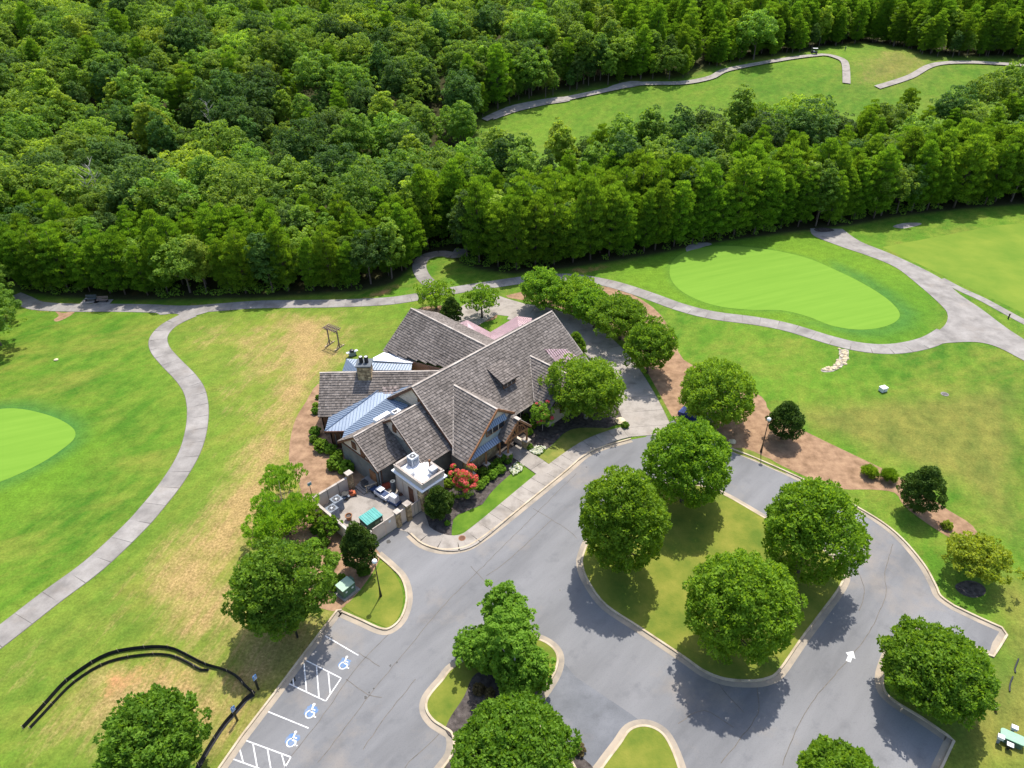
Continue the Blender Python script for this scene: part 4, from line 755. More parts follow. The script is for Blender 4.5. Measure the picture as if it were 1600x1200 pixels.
# faded red walkway roofs behind the main ridge
for P_, lb in (([(-7.36, 102.45, 3.0), (-6.94, 96.75, 4.3), (-9.21, 100.98, 3.0)], None), ([(-7.36, 102.45, 3.0), (-3.42, 98.28, 3.0), (-3.17, 91.92, 4.3), (-6.94, 96.75, 4.3)], 'faded red roof slope between the two rear wings'),
               ([(-3.42, 98.28, 3.0), (1.03, 103.52, 3.0), (1.26, 96.92, 4.3), (-3.17, 91.92, 4.3)], None), ([(1.03, 103.52, 3.0), (3.5, 102.78, 3.0), (3.15, 98.53, 4.3), (1.26, 96.92, 4.3)], None)):
    metal_roof('walkway_roof', P_, 'pink_metal', 'pinkseam', sp=.34, label=lb)

# ------------------------------------------------------------ plant annex and service yard
annex = thing('plant_annex', 'small beige flat roofed annex with parapet beside the service yard', 'annex')
def ab_box(name, a0, a1, b0, b1, z0, z1, mat, parent, label=None):
    P_ = [fr(a0, b0, z1), fr(a1, b0, z1), fr(a1, b1, z1), fr(a0, b1, z1)]; return MB().slab(P_, z1-z0, (0, 0, 1)).build(name, mat, parent, label=label)
ab_box('wall', -7.6, -4.3, 5.0, 10.1, 0, 3.4, 'beigewall', annex); ab_box('cornice', -7.95, -3.95, 4.7, 10.5, 3.402, 3.56, 'white_metal', annex)
ab_box('roof', -7.45, -4.3, 5.2, 10.05, 3.562, 3.66, 'white_metal', annex, 'white membrane roof')
for q_ in ((-7.65, -7.45, 4.95, 10.25), (-7.45, -4.2, 10.05, 10.25), (-7.45, -5.4, 4.95, 5.15), (-4.4, -4.2, 7.9, 10.05)):
    pp = ab_box('parapet', *q_, 3.562, 4.35, 'beigewall', annex); ab_box('parapet_cap', q_[0]-.05, q_[1]+.05, q_[2]-.05, q_[3]+.05, 4.352, 4.42, 'cap', pp)
pp = ab_box('parapet_post', -4.45, -4.25, 7.7, 7.9, 3.56, 4.75, 'timber', annex)
ab_box('door', -7.66, -7.61, 7.35, 8.25, .05, 2.35, 'brown', annex, 'dark brown door'); 
for b_ in (5.05, 6.2, 7.3, 8.4): ab_box('batten', -7.66, -7.605, b_, b_+.07, .3, 3.38, 'cream', annex)
ab_box('batten', -7.655, -7.607, 5.1, 7.3, 2.6, 2.68, 'cream', annex)
c_ = fr(-7.3, 9.75); q = MB(); stonework(q, (c_.x, c_.y, 0), (.9, .9, 3.3), R(46), seed=21); q.build('corner_stones', 'stone', annex, stuff=True)
def hvac(name, a, b_, z, d, label, grp=None, mat='lightgrey', fan=True, g_=None):
    t = thing(name, label, 'air conditioner', grp, tuple(fr(a, b_, z)), R(46)); MB().box((0, 0, d[2]/2+.04), d, taper=.98).build('cabinet', mat, t)
    tp = MB().box((0, 0, d[2]+.075), (d[0]+.04, d[1]+.04, .06)).build('top_panel', 'lightgrey' if mat != 'greypaint' else 'condtop', t)
    if fan:
        r_ = min(d[0], d[1])*.40; MB().lathe((0, 0, d[2]+.105), [(r_, 0), (r_, .012)], 20).build('fan_opening', 'black', t)
        q = MB(); [q.bar((math.cos(x)*r_, math.sin(x)*r_, d[2]+.13), (-math.cos(x)*r_, -math.sin(x)*r_, d[2]+.13), .02) for x in (0, 1.05, 2.1)]; q.lathe((0, 0, d[2]+.115), [(r_*.3, 0), (r_*.3, .02)], 10); q.build('fan_guard', 'lightgrey', t)
    q = MB(); [q.box((s_*(d[0]/2+.01)*(1 if k == 0 else 0), s_*(d[1]/2+.01)*(1 if k else 0), .15+.1*j), ((.02, d[1]*.8, .03) if k == 0 else (d[0]*.8, .02, .03))) for s_ in (-1, 1) for k in (0, 1) for j in range(int((d[2]-.2)/.1))]; q.build('louvres', 'greypaint', t, stuff=True)
    return t
zr = 3.66
hvac('air_handler', -5.4, 5.9, zr, (1.1, 1.0, 1.15), 'tall white air handler at the back of the annex roof', mat='lightgrey')
hvac('rooftop_fan', -7.0, 7.3, zr, (.8, .7, .5), 'low white fan box by the left parapet of the annex roof', mat='white', fan=False)
t = hvac('exhaust_fan', -4.9, 9.0, zr+.3, (.9, .8, .45), 'grey exhaust blower on legs at the right of the annex roof', mat='lightgrey', fan=False)
for x in (-.35, .35):
    for y in (-.3, .3): MB().bar((x, y, -.3), (x, y, .05), .05).build('leg', 'black', t)
MB().lathe((-.55, -.3, -.3), [(.2, 0), (.22, .5), (.1, .55)], 10).build('motor', 'greypaint', t)
# yard floor, walls, gates
YARD = [fr(-16.6, .4), fr(-11.3, .4), fr(-8.6, 2.9), fr(-4.3, 2.95), fr(-4.3, 5.1), fr(-7.5, 5.1), fr(-7.5, 9.7), fr(-16.6, 9.7)]
sheet('service_yard', YARD, .055, 'walkconc')
ywall = thing('yard_wall', 'low beige rendered wall round the service yard with pale coping', 'wall')
def yw(a0, b0, a1, b1, h, th=.2):
    A_, B_ = fr(a0, b0, h/2), fr(a1, b1, h/2); p = MB().bar(A_, B_, th, h).build('wall_panel', 'beigewall', ywall); MB().bar(fr(a0, b0, h+.035), fr(a1, b1, h+.035), th+.1, .07).build('coping', 'cap', p)
yw(-16.5, .3, -14.6, .3, 2.05); yw(-14.55, .3, -13.05, .3, 2.05); yw(-13.0, .3, -11.55, .3, 2.05); yw(-16.7, 1.2, -16.7, 6.2, 2.0); yw(-16.7, 6.25, -16.7, 9.7, 2.0); yw(-16.6, 9.75, -14.95, 9.75, 2.0)
for a in (-14.57, -13.03): MB().box((*fr(a, .42)[:2], 1.0), (.05, .05, 2.0), R(46)).build('panel_joint', 'greysiding', ywall)
def pil2(a, b_, h, d=.55, seed=1, label=None):
    t = thing('stone_pillar', label, 'pillar', loc=tuple(fr(a, b_)), rz=R(46)); MB().box((0, 0, h/2), (d, d, h)).build('core', 'mortar', t)
    q = MB(); stonework(q, (0, 0, 0), (d, d, h), 0, seed=seed); q.build('stones', 'stone', t, stuff=True); MB().box((0, 0, h+.06), (d+.25, d+.25, .12)).build('cap', 'cap', t)
pil2(-11.3, .35, 2.6, .6, 31, 'tan stone pillar at the head of the yard steps'); pil2(-11.25, 9.75, 2.3, .5, 32, 'tan stone gate pillar beside the wide double gate')
pil2(-9.75, 9.75, 2.5, .6, 33, 'tan stone pillar between the narrow panel and the single gate')
gate = thing('service_gate', 'wide pale double gate closing the service yard', 'gate')
for a0, a1 in ((-14.8, -13.15), (-13.1, -11.6)):
    p = MB().bar(fr(a0, 9.75, 1.1), fr(a1, 9.75, 1.1), .08, 2.1).build('gate_leaf', 'cream', gate); MB().bar(fr(a0, 9.75, 2.18), fr(a1, 9.75, 2.18), .14, .07).build('top_rail', 'cap', p)
MB().slab([fr(-12.6, 9.82, 1.55), fr(-12.3, 9.82, 1.55), fr(-12.3, 9.82, 1.9), fr(-12.6, 9.82, 1.9)], .02, NSE).build('notice', 'white', gate)
g2 = thing('side_gate', 'single pale gate between stone pillar and annex corner', 'gate'); p = MB().bar(fr(-9.4, 9.75, .95), fr(-7.7, 9.75, .95), .08, 1.8).build('gate_leaf', 'cream', g2); MB().bar(fr(-9.4, 9.75, 1.88), fr(-7.7, 9.75, 1.88), .14, .07).build('top_rail', 'cap', g2)
for a in (-8.85, -8.3): MB().slab([fr(a, 9.83, .1), fr(a+.04, 9.83, .1), fr(a+.04, 9.83, 1.8), fr(a, 9.83, 1.8)], .02, NSE).build('board_joint', 'greysiding', g2)
g3_ = thing('fixed_panel', 'narrow pale fence panel between the two stone gate pillars', 'fence'); MB().bar(fr(-10.95, 9.75, 1.05), fr(-10.1, 9.75, 1.05), .1, 2.0).build('panel', 'cream', g3_); MB().bar(fr(-10.95, 9.75, 2.08), fr(-10.1, 9.75, 2.08), .16, .07).build('top_rail', 'cap', g3_)
# steps and rail by the yard door
st = thing('yard_steps', 'grey concrete steps from the yard up to the brown door', 'steps')
for k in range(4): ab_box('step', -10.9+k*.35, -8.75, .55+.0*k, 2.45, .06+.16*k, .06+.16*(k+1), 'greypaint' if False else 'conc', st)
MB().bar(fr(-10.6, 2.5, 1.25), fr(-9.0, 2.75, 1.0), .08).build('handrail', 'wood', st)
for a in (-10.5, -9.1): MB().bar(fr(a, 2.55, .1), fr(a, 2.55, 1.1), .07).build('rail_post', 'wood', st)
# dumpster
t = thing('dumpster', 'dark green dumpster with faded teal lids inside the yard', 'dumpster', loc=tuple(fr(-13.35, 7.35, .06)), rz=R(46))
MB().box((0, 0, .75), (2.1, 1.55, 1.3), taper=1.03).build('bin_body', 'green_dk', t)
for s_ in (-1, 1): 
    l = MB().slab([(s_*.02, -.85, 1.42), (s_*1.12, -.85, 1.42), (s_*1.12, .85, 1.56), (s_*.02, .85, 1.56)], .06).build('lid', 'teal', t)
    for k in (.25, .6, .9): MB().bar((s_*k, -.8, 1.44), (s_*k, .82, 1.575), .04, .03).build('lid_rib', 'teal', l)
for s_ in (-1, 1): MB().box((s_*1.1, 0, 1.0), (.12, 1.2, .16)).build('fork_pocket', 'green_dk', t)
for x, y, w_, h_, m_ in ((.25, -.80, .62, .35, 'util'), (.85, -.81, .2, .3, 'white')): MB().box((x, y, .8), (w_, .015, h_)).build('sticker', m_, t)
MB().box((-1.075, -.35, .75), (.015, .35, .4)).build('sticker', 'wood', t)
for x in (-.8, .8):
    for y in (-.6, .6): MB().lathe((x, y, .02), [(.07, 0), (.07, .1)], 8).build('caster', 'black', t)
hvac('condenser', -15.75, 3.0, .06, (1.15, 1.15, 1.5), 'grey condenser nearest the left yard wall', 'condensers in the yard', 'greypaint'); hvac('condenser', -14.5, 2.1, .06, (1.15, 1.15, 1.5), 'grey condenser next to the black equipment', 'condensers in the yard', 'greypaint')
# mowers, carts and clutter
def at_(u): return (u[0], u[1], .06)
t = thing('generator', 'white and navy boxy machine beside the stone pillars in the yard', 'machine', loc=at_((-14.54, 62.08)), rz=R(-35)); MB().box((0, 0, .25), (1.5, .95, .3)).build('base', 'bluevinyl', t); MB().box((-.05, 0, .85), (1.1, .75, .9), taper=.93).build('cabinet', 'white', t); MB().box((.42, -.1, .95), (.1, .3, .22)).build('control_panel', 'black', t); MB().box((-.05, 0, 1.33), (.9, .6, .06)).build('lid', 'white', t)
for x in (-.5, .5):
    for y in (-.45, .45): MB().ball((x, y, .14), .14, 10, 6).build('wheel', 'black', t)
t = thing('beverage_cart', 'white and navy cart with white roof parked in the yard', 'cart', loc=at_((-16.12, 63.24)), rz=R(-40)); MB().box((0, 0, .5), (2.2, 1.0, .45)).build('body', 'white', t); MB().box((-.1, 0, .76), (1.7, .8, .1)).build('deck', 'bluevinyl', t); MB().box((-.35, .0, 1.15), (.9, .75, .08)).build('canopy', 'white', t)
for x in (-.7, .05):
    for y in (-.33, .33): MB().bar((x, y, .75), (x, y, 1.12), .04).build('canopy_post', 'lightgrey', t)
for x in (-.75, .75):
    for y in (-.5, .5): MB().lathe((x, y, .05), [(.1, 0), (.2, .05), (.2, .25), (.1, .3)], 10).build('wheel', 'black', t)
t = thing('utility_trailer', 'navy flat trailer behind the white cart in the yard', 'trailer', loc=at_((-17.23, 64.29)), rz=R(-40)); MB().box((0, 0, .35), (1.3, .95, .1)).build('deck', 'bluevinyl', t); MB().bar((-.65, 0, .3), (-1.2, 0, .25), .06).build('drawbar', 'black', t)
for y in (-.5, .5): MB().bar((0, y-.05, .2), (0, y+.05, .2), .36, .36, 12).build('wheel', 'black', t)
t = thing('mower', 'orange mower against the back yard wall', 'mower', loc=at_((-20.0, 63.66)), rz=R(20)); MB().box((0, 0, .3), (.9, .7, .3), taper=.85).build('deck', 'orange', t); MB().box((-.1, 0, .6), (.45, .4, .3), taper=.8).build('engine', 'red', t); MB().bar((.35, -.2, .4), (.8, -.2, 1.0), .04).build('handle', 'black', t); MB().bar((.35, .2, .4), (.8, .2, 1.0), .04).build('handle', 'black', t)
for x in (-.35, .35):
    for y in (-.35, .35): MB().bar((x, y-.05, .14), (x, y+.05, .14), .28, .28, 10).build('wheel', 'black', t)
t = thing('spreader', 'black wheeled spreader beside the orange mower', 'equipment', loc=at_((-20.69, 63.1)), rz=R(35)); MB().lathe((0, 0, .35), [(.12, 0), (.42, .45), (.44, .5)], 12).build('hopper', 'black', t); MB().box((0, 0, .3), (.9, .6, .12)).build('frame', 'greypaint', t)
for y in (-.4, .4): MB().bar((0, y-.05, .22), (0, y+.05, .22), .44, .44, 12).build('wheel', 'black', t)
MB().bar((.3, 0, .4), (.8, 0, 1.0), .05).build('handle', 'black', t)
t = thing('flower_pot', 'terracotta pot near the front wall of the yard', 'pot', loc=at_((-19.63, 59.49))); MB().lathe((0, 0, 0), [(.26, 0), (.38, .55), (.44, .56), (.44, .68), (.36, .68), (.34, .5)], 14).build('pot', 'timber', t); MB().lathe((0, 0, .5), [(.33, 0), (.33, .03)], 12).build('soil', 'mulch', t)
t = thing('waste_bin', 'tall dark blue wheeled bin at the foot of the yard steps', 'bin', loc=at_((-18.61, 64.9)), rz=R(46)); MB().box((0, 0, .55), (.6, .65, 1.0), taper=1.12).build('bin_body', 'slate', t); MB().box((0, 0, 1.08), (.7, .76, .07)).build('lid', 'black', t); MB().bar((-.25, .38, .95), (.25, .38, .95), .05).build('handle', 'black', t)
t = thing('red_crate', 'dull red bin in the corner under the lowest gable eave', 'bin', loc=at_((-15.95, 64.84)), rz=R(30)); MB().box((0, 0, .3), (.9, .55, .5), taper=1.1).build('tub', 'red', t); MB().box((0, 0, .58), (1.0, .62, .06)).build('lid', 'red', t)
t = thing('barrel', 'dark blue grey drum hung below the annex cornice corner', 'drum', loc=(*fr(-7.9, 4.6)[:2], .06)); MB().lathe((0, 0, 0), [(.3, 0), (.33, .3), (.33, 1.3), (.3, 1.6), (.1, 1.62)], 14).build('drum', 'slate', t); MB().lathe((0, 0, 1.62), [(.12, 0), (.12, .06)], 8).build('bung', 'black', t)
t = thing('hand_truck', 'small dark red hand truck by the annex wall', 'trolley', loc=at_((-13.94, 63.53)), rz=R(60)); MB().box((0, 0, .12), (.5, .4, .06)).build('plate', 'brown', t); MB().bar((0, .2, .1), (0, .4, .9), .05).build('handle', 'brown', t)
for x in (-.22, .22): MB().bar((x-.03, .15, .12), (x+.03, .15, .12), .22, .22, 10).build('wheel', 'black', t)
# ------------------------------------------------------------ foliage builders
def unit(a): return a/np.maximum(np.linalg.norm(a, axis=-1, keepdims=True), 1e-6)
def leaf_mesh(name, puffs, per, size, mat, rng, elong=1.5, top=0., spiky=0., outw=.7, up=.35, centre=None, cull=-.35, shell=(.62, 1.05), tuft=False, wood=None, woodmat='bark', droop=0.):
    """puffs: array (n,5): x,y,z,r,squash. Leaves are rhombi on the puffs' surfaces"""
    P_ = np.asarray(puffs, float); n = len(P_); k = np.repeat(np.arange(n), np.maximum(3, (per*(P_[:, 3]/P_[:, 3].mean())**2).astype(int))); N = len(k)
    d = unit(rng.normal(size=(N, 3))); c = np.asarray(centre if centre is not None else P_[:, :3].mean(0)); oc = unit(P_[k, :3]-c)
    flip = (d*oc).sum(1) < cull; d[flip] = unit(d[flip]-2*(d[flip]*oc[flip]).sum(1, keepdims=True)*oc[flip])
    if top: d[:, 2] = np.where((d[:, 2] < 0) & (rng.random(N) < top), -d[:, 2], d[:, 2])
    rad = rng.uniform(shell[0], shell[1], N)**.7*P_[k, 3]; pos = P_[k, :3]+d*rad[:, None]*np.stack([np.ones(N), np.ones(N), P_[k, 4]], 1)
    if tuft:
        t = unit(d*.8+oc*.5+np.array([0, 0, .9])+rng.normal(size=(N, 3))*.45); b_ = unit(np.cross(t, rng.normal(size=(N, 3))))
    else:
        nn = unit(d*outw+rng.normal(size=(N, 3))*.62+np.array([0, 0, up])); t = unit(np.cross(nn, rng.normal(size=(N, 3)))+np.array([0, 0, -droop])); b_ = unit(np.cross(nn, t))
        if spiky:
            m_ = rng.random(N) < spiky; t2 = unit(d*.9+np.array([0, 0, .8])+rng.normal(size=(N, 3))*.45); t = np.where(m_[:, None], t2, t); b_ = np.where(m_[:, None], unit(np.cross(t2, rng.normal(size=(N, 3)))), b_); rad = rad*1.; pos = pos+np.where(m_[:, None], t2*size*.35, 0)
    s_ = size*rng.uniform(.6, 1.25, N)[:, None]; L_ = t*s_*elong/2; W_ = b_*s_/2
    V = np.stack([pos-L_, pos+W_*.9, pos+L_, pos-W_*.9], 1).reshape(-1, 3); F_ = np.arange(N*4).reshape(-1, 4)
    pt = rng.uniform(0, 1, n)[k]; tint = np.clip(.5*pt+.5*rng.uniform(0, 1, N), 0, 1)
    me = grid_mesh(name, V, F_, mat, smooth=False)
    a = me.attributes.new('tint', 'FLOAT', 'FACE'); a.data.foreach_set('value', tint.astype(np.float32))
    return me
def ellip_puffs(rng, n, rx, rz, zc, pr, shell=(.68, .9), flat=-.55, rough=.12, inner=.25, lob=None):
    i_ = np.arange(n)+.5; ph = np.arccos(1-2*i_/n); th = math.pi*(1+5**.5)*i_+rng.uniform(0, 6)
    d = np.stack([np.cos(th)*np.sin(ph), np.sin(th)*np.sin(ph), np.cos(ph)], 1)+rng.normal(size=(n, 3))*.10; d = unit(d); d = d[d[:, 2] > flat]
    rr = rng.uniform(shell[0], shell[1], len(d))*(1+rng.normal(size=len(d))*rough)
    if lob is not None:
        for ax in lob: rr *= 1+ax[3]*np.clip((d*unit(np.array(ax[:3]))).sum(1), 0, 1)**3
    p = d*rr[:, None]*np.array([rx, rx, rz]); r = pr*rng.uniform(.7, 1.3, len(d))
    m_ = int(len(d)*inner); q = unit(rng.normal(size=(m_, 3)))*rng.uniform(.15, .6, (m_, 1))*np.array([rx, rx, rz]); p = np.vstack([p, q]); r = np.concatenate([r, pr*rng.uniform(1., 1.5, m_)])
    p[:, 2] += zc; return np.column_stack([p, r, np.full(len(r), .8)])
def trunk_mesh(name, h, r0, limbs, mat='bark', n=8, lean=(0, 0), base=0.):
    b_ = MB(); top = Vector((lean[0], lean[1], h)); pts = [Vector((0, 0, -.1)), Vector((lean[0]*.3, lean[1]*.3, h*.35)), top]
    b_.bar(pts[0], pts[1], r0*2.3, None, n, w2=r0*1.6); b_.bar(pts[1], pts[2], r0*1.6, None, n, w2=r0*.5)
    for l in limbs:
        l = Vector(l[:3]); st = pts[1].lerp(pts[2], min(.9, max(0, (l.z*.55-pts[1].z)/(h-pts[1].z+.01)))); b_.bar(st, st.lerp(l, .8), r0*.8, None, 5, w2=r0*.22)
    me = bpy.data.meshes.new(name); me.from_pydata(b_.v, [], b_.f); me.materials.append(M[mat]); me.shade_smooth(); return me
def obj(name, me, parent=None, loc=None):
    o = bpy.data.objects.new(name, me); C.objects.link(o)
    if parent: o.parent = parent
    if loc: o.location = loc
    return o
# ------------------------------------------------------------ the trees round the car park
def near_tree(spec, label, mat, seed, kind='round', name='broadleaf_tree', leaf=.30, per=120, npf=130, group=None, bark='bark'):
    x, y, r, rz, zc = spec; rng = np.random.default_rng(seed)
    t = thing(name, label, 'tree', group, (x, y, 0))
    if kind == 'round':
        pf = ellip_puffs(rng, 620, r, rz, zc, .105*r, shell=(.74, .96), flat=-.72, rough=.05, inner=.22, lob=[(*rng.normal(size=2), rng.uniform(-.3, .5), .12), (*rng.normal(size=2), rng.uniform(-.3, .5), -.14), (*rng.normal(size=2), .1, .1)]); per = 46; up_ = .75; k = (pf[:, 2]-(zc-rz))/(2*rz); s_ = np.where(k > .55, 1-(k-.55)*.42, 1.); pf[:, 0] *= s_; pf[:, 1] *= s_; pf[:, 4] = 1.
    elif kind == 'loose': pf = ellip_puffs(rng, int(npf*.65), r*.95, rz*.92, zc, .14*r, shell=(.55, .98), flat=-.6, rough=.14, inner=.3)
    elif kind == 'lobed': pf = ellip_puffs(rng, npf*3, r*.93, rz*.93, zc, .115*r, shell=(.66, .95), flat=-.8, rough=.10, lob=[(*rng.normal(size=2), .4, .3), (*rng.normal(size=2), .2, .3), (*rng.normal(size=2), .6, -.3)])
    elif kind == 'cone':
        pf = ellip_puffs(rng, npf, r, rz, zc, .2*r, shell=(.78, .93), flat=-.95, rough=.05); k = (pf[:, 2]-(zc-rz))/(2*rz); s_ = np.where(k > .3, 1-(k-.3)*1.12, 1.); pf[:, 0] *= s_; pf[:, 1] *= s_
    if kind in ('lobed', 'loose'): per = int(per*.36) if kind == 'lobed' else int(per*.5)
    me = leaf_mesh('crown', pf, per, leaf, mat, rng, centre=(0, 0, zc-rz*.2), up=.7, outw=.55, top=.4, spiky=.5)
    obj('crown', me, t)
    h = zc+rz*.3; obj('trunk', trunk_mesh('trunk', h, .05*r+.03, [p[:3] for p in pf[:len(pf)*3//4:9]], bark), t)
    return t
NT = [
 ((20.48, 61.68, 5.01, 5.25, 6.35), 'round bright green tree at the top corner of the big lawn island', L_MAPLE, 101, 'round'),
 ((11.21, 51.41, 4.58, 6.19, 7.29), 'dense green tree on the left corner of the big lawn island', L_MAPLE, 102, 'round'),
 ((30.66, 50.61, 4.89, 5.59, 6.69), 'broad green tree on the right corner of the big lawn island', L_MAPLE, 103, 'round'),
 ((20.68, 41.17, 4.83, 5.62, 6.72), 'large green tree nearest the camera on the big lawn island', L_MAPLE, 104, 'round'),
 ((36.94, 35.59, 4.42, 3.22, 4.32), 'broad spreading tree by the lower right kerb beside the green box', L_PALE, 105, 'round'),
 ((-23.12, 44.3, 4.38, 4.9, 6.0), 'large dark tree overhanging the grass behind the parking bays', L_DARK, 106, 'lobed'),
 ((-0.43, 29.76, 4.67, 2.57, 3.67), 'wide green tree at the bottom of the narrow island', L_PALE, 108, 'round'),
 ((-29.18, 30.01, 3.79, 4.25, 5.35), 'dark green tree inside the black silt fence', L_DARK, 109, 'lobed'),
 ((25.41, 27.35, 3.03, 1.67, 2.73), 'tree cut off by the bottom edge between the lots', L_PALE, 110, 'round'),
 ((27.82, 77.45, 5.15, 4.1, 5.2), 'open pine like tree on the straw bed beside the drive', L_PALE, 111, 'round'),
 ((10.41, 78.79, 5.21, 4.12, 5.22), 'light green tree with pale limbs at the end of the clubhouse', L_PALE, 112, 'lobed'),
 ((48.87, 49.84, 3.31, 1.82, 2.92), 'pale yellow green young tree in a dark mulch ring', L_YEL, 113, 'loose'),
]
for sp, lb, mt, sd_, kd in NT:
    big = sp[2]
    near_tree(sp, lb, mt, sd_, kd, leaf=(.235 if kd != 'loose' else .21), per=int(140 if kd != 'loose' else 130), npf=int(210 if kd != 'loose' else 260), bark='palebark' if mt is L_PALE else 'bark')
# ragged tree of three crowns on the narrow island
t = thing('ragged_tree', 'ragged bright green tree leaning over the mulch of the narrow island', 'tree', None, (*(-0.12, 37.48), 0)); bx_, by_ = t.location.x, t.location.y
rng = np.random.default_rng(107); pf = []
for x, y, r, rz, zc in [(-1.26, 43.61, 2.18, 2.94, 3.71), (-3.71, 40.53, 2.28, 1.26, 2.05), (-0.34, 40.73, 2.28, 3.35, 4.14), (1.65, 37.33, 1.74, 2.6, 3.21), (-2.17, 39.66, 2.34, 1.47, 2.29), (-0.93, 39.08, 2.46, 3.68, 4.54), (0.32, 37.5, 2.16, 1.74, 2.49)]:
    zc2 = zc; pf.append(ellip_puffs(rng, 150, r, rz, 0, .16*r, shell=(.6, .95), flat=-.9)+np.array([x-bx_, y-by_, zc2, 0, 0]))
pf = np.vstack(pf); obj('crown', leaf_mesh('crown', pf, 42, .22, L_PALE, rng, centre=(0, 0, 3), up=.7, outw=.55), t); obj('trunk', trunk_mesh('trunk', 5, .22, [p[:3] for p in pf[::70]], 'palebark'), t)
# the row along the drive and the trees behind the clubhouse
for sp, lb, sd_ in (((6.05, 111.7, 4.43, 3.26, 4.36), 'first tree of the drive row, nearest the cart path', 121), ((11.73, 108.83, 4.47, 2.99, 4.09), 'second tree of the drive row from the cart path end', 122), ((14.28, 104.55, 3.79, 3.08, 4.18), 'third tree of the drive row, partly hidden by its neighbours', 123), ((18.23, 100.46, 4.52, 3.54, 4.64), 'fourth tree of the drive row counting from the cart path', 124), ((21.04, 90.22, 4.17, 4.04, 5.14), 'last tree of the drive row, next to the open lawn', 125)):
    near_tree(sp, lb, L_PALE, sd_, 'lobed', leaf=.24, per=110, npf=150, group='trees along the drive')
near_tree((-13.48, 111.82, 3.77, 2.25, 3.35), 'spreading small tree left of the dark conifer behind the roof', L_PALE, 131, 'loose', name='small_tree', leaf=.22, per=110, npf=150)
near_tree((-5.15, 108.67, 3.35, 2.47, 3.57), 'spreading small tree right of the dark conifer behind the roof', L_PALE, 132, 'loose', name='small_tree', leaf=.22, per=110, npf=150)
for sp, lb, sd_, mt in (((-10.26, 105.95, 2.09, 2.37, 3.1), 'dark upright conifer just behind the rear left ridge', 141, L_HOLLY), ((36.47, 73.5, 2.56, 2.56, 3.45), 'dark holly right of the tall lamp post on the straw bed', 143, L_HOLLY),
    ((47.72, 59.46, 2.67, 3.01, 3.95), 'dark conical holly near the two ornamental grasses', 144, L_HOLLY), ((-16.76, 51.88, 2.12, 3.19, 3.93), 'dark egg shaped holly outside the yard gate', 145, L_HOLLY), ((-8.81, 59.5, 1.87, 2.15, 2.8), 'dark round holly at the annex corner', 146, L_HOLLY), ((10.1, 94.1, 1.92, 2.19, 2.87), 'mid green upright shrub by the right gable end', 147, L_DARK)):
    near_tree(sp, lb, mt, sd_, 'cone', name='holly_tree' if mt is L_HOLLY else 'upright_shrub', leaf=.15, per=130, npf=110)
# feathery light green tree left of the yard
t = thing('feathery_tree', 'feathery lime green tree against the left yard wall', 'tree', None, (*(-26.23, 57.26), 0)); bx_, by_ = t.location.x, t.location.y; rng = np.random.default_rng(151); pf = []
for x, y, r, rz, zc in [(-28.33, 63.66, 2.27, 1.71, 2.5), (-28.68, 58.86, 1.64, 2.02, 2.59), (-25.02, 58.76, 2.24, 1.31, 2.1), (-27.74, 55.81, 2.53, 1.39, 2.28), (-26.18, 57.23, 2.35, 1.29, 2.12)]:
    pf.append(ellip_puffs(rng, 60, r, rz, 0, .19*r, shell=(.6, 1.05), flat=-.8, inner=.3)+np.array([x-bx_, y-by_, zc+.5, 0, 0]))
pf = np.vstack(pf); obj('crown', leaf_mesh('crown', pf, 55, .15, L_LIME, rng, centre=(0, 0, 1), elong=2.6, tuft=True), t); obj('trunk', trunk_mesh('trunk', 3.5, .16, [p[:3] for p in pf[::16]]), t)
near_tree((-21.25, 57.14, 1.4, 1.1, 1.59), 'mid green shrubby tree inside the left yard wall corner', L_BOX, 152, 'loose', name='small_tree', leaf=.2, per=90, npf=70)
near_tree((-23.13, 58.15, 1.26, 1.4, 1.84), 'lime green shrub spilling over the yard wall end', L_LIME, 153, 'loose', name='large_shrub', leaf=.18, per=90, npf=60)
# crape myrtles
for sp, lb, sd_, n_red in (((-5.8, 63.45, 1.56, 1.7, 2.25), 'crape myrtle covered in coral red flowers by the front bed', 161, .92), ((4.14, 76.07, 1.49, 2.23, 2.75), 'slender crape myrtle with sparse red flowers beside the entrance', 162, .2)):
    x, y, r, rz, zc = sp; rng = np.random.default_rng(sd_); t = thing('crape_myrtle', lb, 'tree', 'crape myrtles', (x, y, 0)); pf = ellip_puffs(rng, 70, r, rz, zc, .24*r, shell=(.6, 1.05), flat=-.7, rough=.15)
    sel = rng.random(len(pf)) < n_red; sel &= pf[:, 2] > zc-.6*rz
    obj('crown', leaf_mesh('crown', pf, 60, .14, L_BOX, rng), t); fl = pf[sel].copy(); fl[:, 3] *= .8; fl[:, :2] *= 1.02; fl[:, 2] += .18; obj('flowers', leaf_mesh('flowers', fl, 80, .13, L_RED, rng, top=.8, elong=1.1, centre=(0, 0, zc)), t); obj('trunk', trunk_mesh('trunk', zc+.5, .06, [p[:3] for p in pf[::8]], 'palebark'), t)
